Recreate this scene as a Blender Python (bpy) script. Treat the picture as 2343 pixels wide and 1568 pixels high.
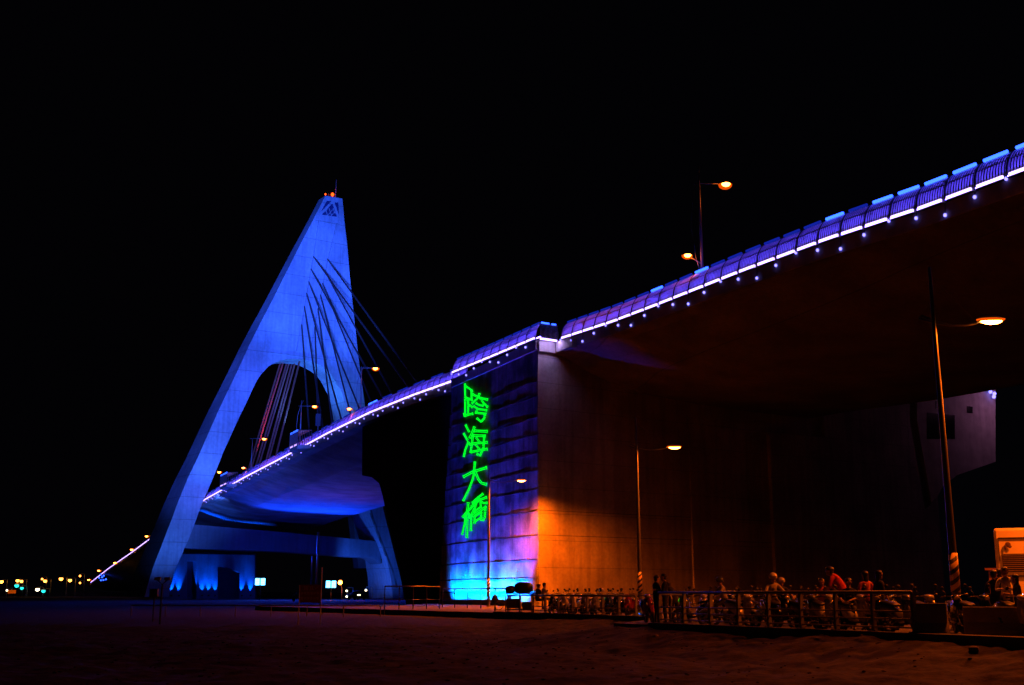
import bpy, bmesh, math, random
from mathutils import Vector, Matrix, noise
random.seed(7)
S = bpy.context.scene
COL = S.collection
for o in list(bpy.data.objects): bpy.data.objects.remove(o)

# ------------------------------------------------------------------ camera, sky, exposure
F = 2600.0
PIT = math.atan(573/F); CP, SP = math.cos(PIT), math.sin(PIT)
EYE = 1.1
cd = bpy.data.cameras.new('camera'); cam = bpy.data.objects.new('camera', cd); COL.objects.link(cam)
cam.location = (0, 0, EYE); cam.rotation_euler = (math.pi/2+PIT, 0, 0)
cd.sensor_width = 36; cd.lens = 36*F/2342; cd.clip_start = .1; cd.clip_end = 5000
S.camera = cam
W = bpy.data.worlds.new("World"); S.world = W; W.use_nodes = True
nt = W.node_tree; bg = nt.nodes['Background']
sk = nt.nodes.new('ShaderNodeTexSky'); sk.sky_type = 'NISHITA'; sk.sun_disc = False
sk.sun_elevation = math.radians(-8); sk.sun_rotation = math.radians(120)
mx = nt.nodes.new('ShaderNodeMix'); mx.data_type = 'RGBA'; mx.blend_type = 'ADD'; mx.inputs[0].default_value = 1
mx.inputs[7].default_value = (.0060, .0052, .0095, 1)
nt.links.new(sk.outputs[0], mx.inputs[6]); nt.links.new(mx.outputs[2], bg.inputs[0]); bg.inputs[1].default_value = .10
S.view_settings.view_transform = 'Standard'; S.view_settings.look = 'None'
S.view_settings.exposure = 0; S.view_settings.gamma = 1
S.render.engine = 'CYCLES'

# ------------------------------------------------------------------ survey helpers (photo pixel -> place)
def ray(x, y):
    xo = x-1171; yo = 784-y
    return Vector((xo, F*CP-yo*SP, F*SP+yo*CP))
def at(x, y, Y):
    r = ray(x, y); k = Y/r.y
    return Vector((r.x*k, Y, EYE+r.z*k))
def hitV(x, y, P, d):
    r = ray(x, y); D = -d[0]*r.y+d[1]*r.x
    t = (P[0]*r.y-P[1]*r.x)/D; k = (d[0]*-P[1]+d[1]*P[0])/D
    return t, Vector((k*r.x, k*r.y, EYE+k*r.z))
def V2(a): return Vector((a[0], a[1], 0))
D = Vector((.409, -.913, 0)).normalized(); M = Vector((D.y*-1, D.x, 0))      # along the bridge / across it
Wd = Vector((.835, .55, 0)).normalized()                                     # face of the pier
C0 = Vector((2.3, 101, 0)); E0 = C0+M*1.8
HP = [(-540,4.6),(-530,4.8),(-429,10.4),(-347,14.2),(-286,17.4),(-190,22.0),(-143,23.0),(-106,23.5),(-79,24.0),(-57,24.1),(-39,23.7),
      (-26,23.2),(-10,22.8),(0,22.6),(11,22.0),(18,21.8),(29,21.6),(38,21.3),(46,20.8),(53,20.6),(90,19.2)]
def H(s):
    if s <= HP[0][0]: return HP[0][1]+EYE
    for (a, ha), (b, hb) in zip(HP, HP[1:]):
        if s <= b: return EYE+ha+(hb-ha)*(s-a)/(b-a)
    return HP[-1][1]+EYE
def BR(s, u, dz=0): p = E0+D*s+M*u; p.z = H(s)+dz; return p
def onE(x, y, u=0): return hitV(x, y, E0+M*u, D)

# ------------------------------------------------------------------ mesh helpers
class MB:
    def __init__(s): s.v = []; s.f = []; s.mi = []; s.cur = 0
    def add(s, vs, fs):
        n = len(s.v); s.v += [tuple(v) for v in vs]; s.f += [tuple(i+n for i in f) for f in fs]; s.mi += [s.cur]*len(fs); return s
    def box(s, c, dx, dy, dz, rot=None):
        vs = []
        for k in (-1, 1):
            for i, j in ((-1,-1),(1,-1),(1,1),(-1,1)):
                v = Vector((i*dx/2, j*dy/2, k*dz/2))
                if rot: v = rot @ v
                vs.append(Vector(c)+v)
        return s.add(vs, [(3,2,1,0),(4,5,6,7),(0,1,5,4),(1,2,6,5),(2,3,7,6),(3,0,4,7)])
    def obox(s, o, a, b, c):            # corner + three edge vectors
        o, a, b, c = map(Vector, (o, a, b, c))
        vs = [o, o+a, o+a+b, o+b, o+c, o+a+c, o+a+b+c, o+b+c]
        fs = [(3,2,1,0),(4,5,6,7),(0,1,5,4),(1,2,6,5),(2,3,7,6),(3,0,4,7)]
        if a.cross(b).dot(c) < 0: fs = [f[::-1] for f in fs]
        return s.add(vs, fs)
    def prism(s, poly, off):            # poly 3D points, extruded by off (vector or per-point list)
        n = len(poly)
        offs = off if isinstance(off, list) else [Vector(off)]*n
        vs = [Vector(p) for p in poly]+[Vector(p)+o for p, o in zip(poly, offs)]
        return s.add(vs, [tuple(range(n))[::-1], tuple(range(n, 2*n))]+[(i, (i+1) % n, n+(i+1) % n, n+i) for i in range(n)])
    def tube(s, pts, r, n=8, closed=False, cap=True):
        pts = [Vector(p) for p in pts]; m = len(pts); rs = r if isinstance(r, (list, tuple)) else [r]*m
        vs = []; prev = None
        for i, p in enumerate(pts):
            if closed: t = pts[(i+1) % m]-pts[i-1]
            else: t = pts[min(i+1, m-1)]-pts[max(i-1, 0)]
            t.normalize() if t.length > 1e-9 else None
            if prev is None:
                a = Vector((0,0,1)) if abs(t.z) < .9 else Vector((1,0,0))
                x = t.cross(a).normalized()
            else:
                x = prev-t*prev.dot(t); x = x.normalized() if x.length > 1e-6 else prev
            prev = x; y = t.cross(x)
            for k in range(n):
                an = 2*math.pi*k/n; vs.append(p+(x*math.cos(an)+y*math.sin(an))*rs[i])
        fs = []
        for i in range(m if closed else m-1):
            j = (i+1) % m
            for k in range(n): fs.append((i*n+k, i*n+(k+1) % n, j*n+(k+1) % n, j*n+k))
        if cap and not closed: fs += [tuple(range(n))[::-1], tuple(range((m-1)*n, m*n))]
        return s.add(vs, fs)
    def ell(s, c, rx, ry, rz, nu=14, nv=9, z0=-1, z1=1, rot=None):
        vs = []; c = Vector(c)
        a0, a1 = math.asin(z0), math.asin(z1)
        for j in range(nv+1):
            a = a0+(a1-a0)*j/nv
            for i in range(nu):
                b = 2*math.pi*i/nu
                v = Vector((rx*math.cos(a)*math.cos(b), ry*math.cos(a)*math.sin(b), rz*math.sin(a)))
                if rot: v = rot @ v
                vs.append(c+v)
        fs = [(j*nu+i, j*nu+(i+1) % nu, (j+1)*nu+(i+1) % nu, (j+1)*nu+i) for j in range(nv) for i in range(nu)]
        fs += [tuple(range(nu))[::-1], tuple(range(nv*nu, (nv+1)*nu))]
        return s.add(vs, fs)
    def loft(s, secs, n=12, pw=.75):    # secs (y, z, hw, hh) superellipses across y
        vs = []
        for y, z, hw, hh in secs:
            for k in range(n):
                a = 2*math.pi*k/n; c, q = math.cos(a), math.sin(a)
                vs.append((hw*math.copysign(abs(c)**pw, c), y, z+hh*math.copysign(abs(q)**pw, q)))
        m = len(secs)
        fs = [(i*n+k, (i+1)*n+k, (i+1)*n+(k+1) % n, i*n+(k+1) % n) for i in range(m-1) for k in range(n)]
        fs += [tuple(range(n)), tuple(range((m-1)*n, m*n))[::-1]]
        return s.add(vs, fs)
    def mesh(s, name, mats, smooth=False):
        me = bpy.data.meshes.new(name); me.from_pydata(s.v, [], s.f)
        if not isinstance(mats, (list, tuple)): mats = [mats]
        for m in mats: me.materials.append(m)
        for p, i in zip(me.polygons, s.mi): p.material_index = i
        if smooth: 
            for p in me.polygons: p.use_smooth = True
        bm = bmesh.new(); bm.from_mesh(me)
        bmesh.ops.recalc_face_normals(bm, faces=bm.faces); bm.to_mesh(me); bm.free()
        me.update(); return me
    def build(s, name, mats, parent=None, smooth=False, bevel=0):
        o = bpy.data.objects.new(name, s.mesh(name, mats, smooth)); COL.objects.link(o)
        if parent: o.parent = parent
        if bevel:
            b = o.modifiers.new('bevel', 'BEVEL'); b.width = bevel; b.segments = 2; b.limit_method = 'ANGLE'
        return o
def tag(o, label=None, cat=None, group=None, kind=None):
    if label: o['label'] = label
    if cat: o['category'] = cat
    if group: o['group'] = group
    if kind: o['kind'] = kind
    return o
def thing(name, label, cat, loc=(0,0,0), rz=0, group=None):
    o = bpy.data.objects.new(name, None); COL.objects.link(o); o.location = loc; o.rotation_euler.z = rz
    o.empty_display_size = .2
    return tag(o, label, cat, group)
def copy_tree(o, parent=None):
    c = o.copy(); COL.objects.link(c); c.parent = parent
    if parent is None:
        pass
    for ch in list(o.children): copy_tree(ch, c)
    return c
def light(name, kind, loc, energy, color, parent=None, aim=None, **kw):
    l = bpy.data.lights.new(name, kind); l.energy = energy; l.color = color
    for k, v in kw.items(): setattr(l, k, v)
    o = bpy.data.objects.new(name, l); COL.objects.link(o); o.location = loc
    if aim is not None:
        o.rotation_euler = (Vector(aim)-Vector(loc)).to_track_quat('-Z', 'Y').to_euler()
    if parent: o.parent = parent
    return o

# ------------------------------------------------------------------ materials
def mat(name, col, rough=.7, metal=0, noise_amt=.15, scale=3, bump=0, coat=0, spec=.5):
    m = bpy.data.materials.new(name); m.use_nodes = True; t = m.node_tree; b = t.nodes['Principled BSDF']
    b.inputs['Roughness'].default_value = rough; b.inputs['Metallic'].default_value = metal
    b.inputs['Coat Weight'].default_value = coat; b.inputs['Specular IOR Level'].default_value = spec
    tc = t.nodes.new('ShaderNodeTexCoord'); n = t.nodes.new('ShaderNodeTexNoise')
    n.inputs['Scale'].default_value = scale; n.inputs['Detail'].default_value = 6
    t.links.new(tc.outputs['Object'], n.inputs['Vector'])
    r = t.nodes.new('ShaderNodeMapRange'); r.inputs[1].default_value = .3; r.inputs[2].default_value = .7
    r.inputs[3].default_value = 1-noise_amt; r.inputs[4].default_value = 1+noise_amt*.5
    t.links.new(n.outputs['Fac'], r.inputs[0])
    v = t.nodes.new('ShaderNodeVectorMath'); v.operation = 'SCALE'; v.inputs[0].default_value = col[:3]
    t.links.new(r.outputs[0], v.inputs['Scale']); t.links.new(v.outputs[0], b.inputs['Base Color'])
    if bump:
        bp = t.nodes.new('ShaderNodeBump'); bp.inputs['Strength'].default_value = bump; bp.inputs['Distance'].default_value = .05
        t.links.new(n.outputs['Fac'], bp.inputs['Height']); t.links.new(bp.outputs[0], b.inputs['Normal'])
    return m
def emit(name, col, st):
    m = bpy.data.materials.new(name); m.use_nodes = True; t = m.node_tree; t.nodes.clear()
    o = t.nodes.new('ShaderNodeOutputMaterial'); e = t.nodes.new('ShaderNodeEmission')
    e.inputs[0].default_value = (*col, 1); e.inputs[1].default_value = st
    t.links.new(e.outputs[0], o.inputs[0]); return m
def concrete(name, col, joint=0, jz=0, stain=.3, scale=.35, streak=True, jw=.02):
    """cast concrete: broad tone patches, fine grain, rain streaks, horizontal pour joints every `joint` metres"""
    m = bpy.data.materials.new(name); m.use_nodes = True; t = m.node_tree; L = t.links; b = t.nodes['Principled BSDF']
    b.inputs['Roughness'].default_value = .85
    g = t.nodes.new('ShaderNodeNewGeometry'); 
    def no(sc, det, vec=None):
        n = t.nodes.new('ShaderNodeTexNoise'); n.inputs['Scale'].default_value = sc; n.inputs['Detail'].default_value = det
        L.new(vec or g.outputs['Position'], n.inputs['Vector']); return n.outputs['Fac']
    def rng(x, a, bb, c, d):
        r = t.nodes.new('ShaderNodeMapRange')
        for i, q in zip((1,2,3,4), (a,bb,c,d)): r.inputs[i].default_value = q
        L.new(x, r.inputs[0]); return r.outputs[0]
    def mul(a, c):
        q = t.nodes.new('ShaderNodeMath'); q.operation = 'MULTIPLY'; L.new(a, q.inputs[0])
        if isinstance(c, float): q.inputs[1].default_value = c
        else: L.new(c, q.inputs[1])
        return q.outputs[0]
    f = rng(no(scale, 8), .35, .65, 1-stain, 1)
    f = mul(f, rng(no(scale*14, 5), .3, .7, 1-stain*.45, 1.05))
    if streak:
        mp = t.nodes.new('ShaderNodeMapping'); mp.inputs['Scale'].default_value = (1.6, 1.6, .09); L.new(g.outputs['Position'], mp.inputs['Vector'])
        f = mul(f, rng(no(1.0, 6, mp.outputs[0]), .45, .62, 1, 1-stain*.55))
    if joint:
        sx = t.nodes.new('ShaderNodeSeparateXYZ'); L.new(g.outputs['Position'], sx.inputs[0])
        q = t.nodes.new('ShaderNodeMath'); q.operation = 'MULTIPLY_ADD'; q.inputs[1].default_value = 1/joint; q.inputs[2].default_value = -jz/joint+100
        L.new(sx.outputs['Z'], q.inputs[0])
        fr = t.nodes.new('ShaderNodeMath'); fr.operation = 'FRACT'; L.new(q.outputs[0], fr.inputs[0])
        f = mul(f, rng(fr.outputs[0], jw*.8, jw, .5, 1))
    v = t.nodes.new('ShaderNodeVectorMath'); v.operation = 'SCALE'; v.inputs[0].default_value = col
    L.new(f, v.inputs['Scale']); L.new(v.outputs[0], b.inputs['Base Color'])
    bp = t.nodes.new('ShaderNodeBump'); bp.inputs['Strength'].default_value = .5; bp.inputs['Distance'].default_value = .06
    L.new(f, bp.inputs['Height']); L.new(bp.outputs[0], b.inputs['Normal'])
    return m
ORANGE = (1, .115, .003); SODC = (1, .26, .028)
BLUE = (.04, .125, 1)
m_pyl = concrete('pale_painted_concrete', (.55,.55,.56), 5.3, 2.0, .34, .10, True, .024)
m_beam = concrete('beam_concrete', (.24,.24,.26), 0, 0, .25, .1)
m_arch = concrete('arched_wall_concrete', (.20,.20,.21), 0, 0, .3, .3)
m_wall = concrete('stained_wall_concrete', (.34,.33,.32), 0, 0, .75, .5, True)
m_pier = concrete('pier_concrete', (.42,.40,.40), 2.35, .9, .42, .25, True)
m_sof = concrete('soffit_concrete', (.42,.41,.40), 0, 0, .5, .22, False)
m_fas = concrete('fascia_concrete', (.45,.44,.43), 0, 0, .25, .8, True)
m_dark = mat('dark_painted_steel', (.03,.03,.035), .5, .3)
m_black = mat('black_void_paint', (.008,.008,.009), .9)
m_steel = mat('galvanised_steel', (.30,.30,.31), .45, .7, .2, 6)
m_cable = mat('cable_sheath', (.10,.07,.06), .5)
m_rail = mat('grey_painted_rail', (.22,.22,.21), .5, .2, .3, 5)
m_pole = mat('lamp_pole_paint', (.15,.155,.16), .4, .4, .15, 4)
m_hood = mat('lamp_hood_paint', (.35,.34,.33), .4, .2)
m_asph = mat('parking_asphalt', (.065,.06,.055), .85, 0, .4, 2, .4)
m_kerb = concrete('kerb_concrete', (.16,.155,.15), 0, 0, .4, 1.5, False)
m_barr = concrete('barrier_concrete', (.30,.28,.26), 0, 0, .35, 1.2, True)
m_win = mat('dark_window_glass', (.01,.011,.012), .15)
e_strip = emit('violet_white_strip_light', (.46,.30,1), 4.6)
e_inner = emit('blue_violet_panel_glow', (.105,.060,1), 46)
e_ball = emit('blue_white_globe', (.20,.17,1), 3.6)
e_top = emit('cyan_blue_strip_light', (.018,.07,1), 6)
e_topd = emit('dim_blue_strip_light', (.02,.05,1), .30)
e_green = emit('green_laser_line', (.0,1,.02), 1.15)
e_greend = emit('green_laser_fill', (.0,.35,.01), .8)
e_sod = emit('sodium_lamp_lens', SODC, 28)
e_halo = emit('sodium_halo_glow', (1,.095,.001), .85)  # orange glow standing in for the halo round sodium lamps
e_sod2 = emit('bright_sodium_lens', SODC, 90)
e_sodf = emit('distant_sodium_lens', (1,.33,.04), 9)
e_flood = emit('blue_floodlight_lens', (.10,.55,1), 9)
e_red = emit('red_beacon', (1,.06,.005), 5)
e_redd = emit('red_tail_light', (1,.02,.01), 2)
e_white = emit('warm_white_lamp', (1,.85,.5), 5)
e_tgreen = emit('green_signal_lamp', (.02,.85,.75), 1.8)
e_orange = emit('orange_lit_sign', (1,.12,.0), .35)

# slat panels: pale translucent polycarbonate
def translucent(name, col, tr=.35):
    m = bpy.data.materials.new(name); m.use_nodes = True; t = m.node_tree; b = t.nodes['Principled BSDF']
    b.inputs['Base Color'].default_value = (*col, 1); b.inputs['Roughness'].default_value = .35
    o = t.nodes['Material Output']; tr_ = t.nodes.new('ShaderNodeBsdfTranslucent'); tr_.inputs[0].default_value = (*col, 1)
    x = t.nodes.new('ShaderNodeMixShader'); x.inputs[0].default_value = tr
    t.links.new(b.outputs[0], x.inputs[1]); t.links.new(tr_.outputs[0], x.inputs[2]); t.links.new(x.outputs[0], o.inputs[0])
    return m
m_slat = translucent('ribbed_polycarbonate', (.62,.60,.72), .5)

# ------------------------------------------------------------------ ground
FD = Vector((.47, -.88, 0)).normalized(); FN = Vector((-FD.y, FD.x, 0))      # fence direction, away from the camera
NA, NB = Vector((5.16, 41, 0)), Vector((10.6, 30.9, 0))
def fdist(x, y): return (Vector((x, y, 0))-NA).dot(FN)
FA, FB = Vector((-.75, 66.5, 0)), Vector((5.67, 53.5, 0))
EDGE = [FA, FB+FD*2, NA-FD*3, NB+FD*14]
def sand_z(x, y):
    p = Vector((x, y, 0)); d = -99
    for a, b in zip(EDGE, EDGE[1:]):
        ab_ = b-a; t = max(0, min(1, (p-a).dot(ab_)/ab_.length_squared)); q = (p-(a+ab_*t)).length
        nn = Vector((-ab_.y, ab_.x, 0)); sg = 1 if (p-a).dot(nn) > 0 else -1
        if -q > d or q < abs(d): d = sg*q if q < abs(d) else d
    base = -.30 if y > 90 else -.72
    z = -.16+max(base+.16, min(0, .17*(d+.5)))
    if y > 55: z = z*(1-min(1, (y-55)/14))+(-.32)*min(1, (y-55)/14)
    near = max(0, min(1, (90-y)/50))
    p = Vector((x, y, 0))
    z += near*(noise.noise(p*.35)*.14+noise.noise(p*1.3)*.09+noise.noise(p*2.7)*.055)
    return z
g = MB(); ys = []; y = 8.0
while y < 60: ys.append(y); y += .19 if y > 20 else 1
while y < 2500: ys.append(y); y *= 1.06
xs = []; x = 0.0
while x < 24: xs.append(x); x += .19
while x < 1800: xs.append(x); x *= 1.14
xs = [-q for q in xs[:0:-1]]+xs
ys = [-60, -10]+ys
g.add([(a, b, sand_z(a, b)) for b in ys for a in xs],
      [(j*len(xs)+i, j*len(xs)+i+1, (j+1)*len(xs)+i+1, (j+1)*len(xs)+i) for j in range(len(ys)-1) for i in range(len(xs)-1)])
m_sand = mat('sandy_soil', (.026,.016,.011), .95, 0, .85, 3.2, 1.0)
o = g.build('sand_ground', m_sand, smooth=True); tag(o, kind='structure')
# raised parking ground behind the kerb
pk = MB()
pts = [NA-FD*3+FN*.05, NB+FD*14+FN*.05, NB+FD*14+FN*120, C0+Wd*75+D*-30, C0-D*30, Vector((-9, 118, 0)), Vector((-22, 100, 0)), Vector((-6, 75, 0)), FA+FN*.05, FB+FD*2+FN*.05]
pts = [Vector((p.x, p.y, 0)) for p in pts]
pk.prism([p-Vector((0,0,.8)) for p in pts], Vector((0,0,.8)))
tag(pk.build('parking_ground', m_asph), kind='structure')
kb = MB()
for a, b in ((NA-FD*.4, NB+FD*13), (FA-FD*.3, FB+FD*1.2)):
    kb.obox(Vector((a.x, a.y, -.8))-FN*.22, b-a, FN*.40, Vector((0,0,.88)))
tag(kb.build('kerb', m_kerb, bevel=.02), kind='structure')

# ------------------------------------------------------------------ near bridge, abutment, main bridge
SEC = [(0,-.14),(0,-1.15),(1.2,-1.35),(3,-2.2),(6.5,-3.3),(11,-4.0),(17,-4.35),(24,-4.5),(33,-4.5),(33,-.9),(33,-.14)]
def girder(s0, s1, ds, sec=SEC, m=m_sof):
    b = MB(); n = max(1, int(math.ceil((s1-s0)/ds))); k = len(sec)
    vs = [BR(s0+(s1-s0)*i/n, u, z) for i in range(n+1) for u, z in sec]
    fs = [(i*k+j, i*k+(j+1) % k, (i+1)*k+(j+1) % k, (i+1)*k+j) for i in range(n) for j in range(k)]
    fs += [tuple(range(k)), tuple(range(n*k, n*k+k))[::-1]]
    return b.add(vs, fs)
PZ = 1.42
def prof(t): # t 0..1 up the barrier: (u inward, z)
    a = t*1.15
    return (.95*(1-math.cos(a)), .10+PZ*math.sin(a)/math.sin(1.15)*.93)
L = 2.1
def panel_mesh():
    b = MB(); nf = 11; wf = L/nf*.58
    for i in range(nf):
        x0 = -L/2+L*(i+.5)/nf
        ring = []
        for j in range(8):
            u, z = prof(j/7); ring += [(x0-wf/2, u, z), (x0, u-.05, z+.01), (x0+wf/2, u, z)]
        b.add(ring, [(j*3+q, j*3+q+1, j*3+q+4, j*3+q+3) for j in range(7) for q in range(2)])
    return b
def rib_mb():
    b = MB(); pts = [prof(j/8) for j in range(9)]
    for (u0, z0), (u1, z1) in zip(pts, pts[1:]):
        b.obox((-.045, u0-.07, z0), (.09,0,0), (0, u1-u0, z1-z0), (0,.13,-.02))
    for t in (0.02, .5, 1):
        u, z = prof(t); b.box((L/2, u+.01, z), L-.09, .06, .06)
    b.box((L/2, .02, -.12), L-.09, .10, .06); b.box((L/2, .03, .09), L-.09, .04, .36)  # last box is an opaque strip added to hide the inner glow
    return b
m_slatback = mat('smoked_backing_sheet', (.05,.045,.07), .5)
PM = panel_mesh().mesh('barrier_panel', m_slat, True); RM = rib_mb().mesh('barrier_rib', m_dark)
bb = MB(); 
bb.box((0, -.10, .0), L*.80, .13, .17); SM = bb.mesh('light_strip', e_strip)
bb = MB(); bb.box((0, .50, .20), L*.86, .07, .07); IM = bb.mesh('added_panel_glow', e_inner)  # hidden glowing strip added to brighten the panel from behind
bb = MB(); bb.box((0, -.09, -.13), L*.9, .22, .03); TRM = bb.mesh('added_light_shield', m_dark)  # thin shield added to keep strip light off fascia and soffit
bb = MB(); u, z = prof(1); bb.tube([(-L*.36, u-.12, z+.07), (L*.36, u-.12, z+.07)], .10, 8)
TM = bb.mesh('roof_light', e_top); TMd = TM.copy(); TMd.materials[0] = e_topd
bb = MB(); bb.ell((0,0,0), .13, .13, .16, 12, 8); bb.mi = [0]*len(bb.f)
BMS = []
for drop in (.10, .45, .85):
    q = MB(); q.ell((0,0,0), .088, .088, .10, 12, 8); q.cur = 1; q.tube([(0,.03,.13), (0,.06,drop+.02)], .025, 6)
    BMS.append(q.mesh('globe_light', [e_ball, m_dark], True))
HEAD = math.atan2(D.y, D.x)
def place(me, name, s, u, dz, parent, flip=False):
    o = bpy.data.objects.new(name, me); COL.objects.link(o)
    # local frame: x along bridge (D), y inward (M), z up ; sheared by the grade through pitch
    g_ = (H(s+1)-H(s-1))/2
    R = Matrix.Identity(4)
    ex = Vector((D.x, D.y, g_)).normalized(); ey = M; ez = ex.cross(ey)
    for i in range(3): R[i][0] = ex[i]; R[i][1] = ey[i]; R[i][2] = ez[i]
    p = BR(s, u, dz); R.translation = p
    o.matrix_world = R
    if parent: o.parent = parent
    return o
def barrier(root, n0, n1, u, dz=0, pattern=0, s_off=1.4, toplit=lambda n: False, shield=True):
    bm_s = []
    for n in range(n0, n1):
        s = s_off+L*n; sc = s+L/2
        place(PM, 'barrier_panel', sc, u, dz, root)
        place(RM, 'barrier_rib', s, u, dz, root)
        place(SM, 'light_strip', sc, u, dz, root)
        if shield: place(TRM, 'added_light_shield', sc, u, dz, root)
        place(IM, 'added_panel_glow', sc, u, dz, root)
        tl = toplit(n)
        if tl is not None: place(TM if tl else TMd, 'roof_light', sc, u, dz, root)
        k = (n+pattern) % 4; di = (0, 1, 2, 1)[k]; drop = (.10, .45, .85)[di]
        place(BMS[di], 'globe_light', s, u-.12, dz-drop-.05, root)

near = thing('approach_bridge', 'dark wide bridge span climbing overhead to the right with violet lit barrier', 'bridge')
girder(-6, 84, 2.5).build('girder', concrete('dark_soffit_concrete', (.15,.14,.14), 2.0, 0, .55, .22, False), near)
fz = MB(); n = 46
for i in range(n):
    s0, s1 = .3+84*i/n, .3+84*(i+1)/n
    a, b_ = BR(s0, -.06, -1.12), BR(s1, -.06, -1.12)
    fz.obox(a, b_-a, M*.3, (0,0,.92))
fz.build('fascia', m_fas, near)
barrier(near, 0, 28, 0, 0, 0, 1.4, lambda n: True if n >= 19 else (True if n in (17, 10, 7) else False))
# deck kerb behind barrier + drain bracket
dr = MB(); p = BR(2.2, -.5, -1.3); dr.obox(p, D*2.0, M*.5, (0,0,.08)); dr.obox(BR(4.2,-.5,-1.3), D*.08, M*.5, (0,0,.8))
dr.build('service_bracket', m_steel, near)
light('added_orange_glow', 'AREA', BR(9, 2.2, 1.0), 70, ORANGE, near, BR(9, 0, .6), shape='RECTANGLE', size=14, size_y=.6)  # added light without a fixture, tints the panels orange from behind

# abutment: stacked wall courses on the left face, plain right face
ab = thing('bridge_abutment', 'massive concrete abutment with blue lit ribbed side and orange lit corner', 'abutment')
LEN = 21.3; topz = H(-10)-.25
B0 = C0-D*LEN
core = MB(); ins = .30
cc = [C0+M*0, B0, B0+Wd*56, C0+Wd*56]
nL = -M
inC = [C0-nL*ins, B0-nL*ins, B0+Wd*56, C0+Wd*56]
core.prism([Vector((p.x, p.y, 0)) for p in inC], Vector((0,0,topz)))
core.build('core_wall', m_pier, ab)
# pilasters of the right face
def tx(x): return hitV(x, 1300, C0, Wd)[0]
NW = Vector((Wd.y, -Wd.x, 0))
for x0, x1, pr, zt in ((1232, 1268, .05, topz-.4), (1583, 1686, .25, 18.0), (1767, 1899, .45, 17.4), (1899, 2148, .30, topz)):
    a, b_ = tx(x0), tx(x1)
    if x0 == 1232: a = .02
    pil = MB(); pil.obox(C0+Wd*a+NW*-.05, Wd*(b_-a), NW*(pr+.05), (0,0,zt)); pil.build('pilaster', m_pier, ab)
# horizontal drip grooves of the right face, modelled as thin dark reveals
gr = MB()
rng_ = []
zc = []
for y in (1166, 1222.8): zc.append(hitV(1231, y, C0, D)[1].z)
# course tops read off the corner edge
cy = [869, 903, 951.5, 990.6, 1034, 1073, 1117.5, 1166, 1222.8, 1278, 1320]
cz = [hitV(1231, y, C0, D)[1].z for y in cy]
cz = [topz]+cz+[1.25, 0]
rs = random.Random(3)
for i in range(len(cz)-1):
    c = MB(); z1 = cz[i]-(0 if i == 0 else (.14 if cy[min(i-1, 10)] not in (1278,) else .12)); z0 = cz[i+1]
    dep = .30 if i < len(cz)-2 else .16
    # irregular bottom/top edges: broken into lengths
    k = 14; 
    for j in range(k):
        a, b_ = LEN*j/k, LEN*(j+1)/k
        e = rs.uniform(-.018, .018) if 0 < i < len(cz)-2 else 0
        pa = C0-D*a; pr = dep-rs.uniform(0, .05)
        if j == 0: pr = dep
        c.obox(Vector((pa.x, pa.y, z0+(e if i < len(cz)-3 else 0)))-nL*(ins-.0), -D*(b_-a), nL*pr, (0,0,z1-z0-abs(e)))
    if 0 < i < len(cz)-2: c.obox(Vector((C0.x, C0.y, z1-.005))+nL*.0, -D*LEN, nL*.045, (0,0,.05))
    xt = 3.4*(1-(z0+z1)/2/topz)+.02; c.obox(Vector((B0.x, B0.y, z0))-nL*3, -D*xt, nL*(3+dep-ins), (0,0,z1-z0))
    c.build('wall_course', m_wall, ab)
for z in zc:
    gr.obox(C0+Wd*.0+NW*.001+Vector((0,0,z-.07)), Wd*38, NW*.056, (0,0,.045))
gr.build('reveal_line', mat('dark_reveal', (.05,.045,.04), .9), ab)
# plinth
pl = MB(); pl.obox(C0+nL*.0+D*.0+Vector((0,0,0)), -D*LEN, nL*1.3, (0,0,.28)); pl.build('plinth', m_kerb, ab)
# top fascia of abutment under the barrier
fz = MB(); fz.obox(Vector((C0.x, C0.y, H(-10)-1.25))+nL*.02+D*.02, -D*LEN, nL*.16, (0,0,.9)); 
fz.obox(Vector((C0.x, C0.y, H(-1)-1.2))+NW*.16, Wd*1.95, NW*.16, (0,0,.95))
fz.build('fascia', m_fas, ab)
barrier(ab, -10, 0, -1.95, .05, 2, .1+0, lambda n: False)
# lookout cage at the corner: bars, light strips, roof lights
cage = MB()
Zl = H(-1)
base = Vector((C0.x, C0.y, Zl))+NW*.35
for i in range(15):
    p = base+Wd*(.08+.14*i); h = 1.35
    cage.tube([p, p+NW*.06+Vector((0,0,.5)), p+NW*.02+Vector((0,0,1.0)), p-NW*.06+Vector((0,0,h))], .018, 5)
cage.obox(base-Wd*.05, Wd*2.15, NW*.05, (0,0,.06)); cage.obox(base-Wd*.05-NW*.08+Vector((0,0,1.33)), Wd*2.15, NW*.07, (0,0,.07))
cage.build('lookout_cage', m_steel, ab)
q = MB(); q.obox(base-Wd*.02+NW*.08+Vector((0,0,-.16)), Wd*1.85, NW*.12, (0,0,.16)); q.build('light_strip', e_strip, ab)
q = MB(); q.obox(base+Wd*.20+Vector((0,0,1.40)), Wd*.85, NW*.1, (0,0,.11)); q.build('roof_light', e_top, ab)
q = MB(); q.obox(base+Wd*1.35+Vector((0,0,1.40)), Wd*.45, NW*.1, (0,0,.11)); q.build('roof_light', e_top, ab)
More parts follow.
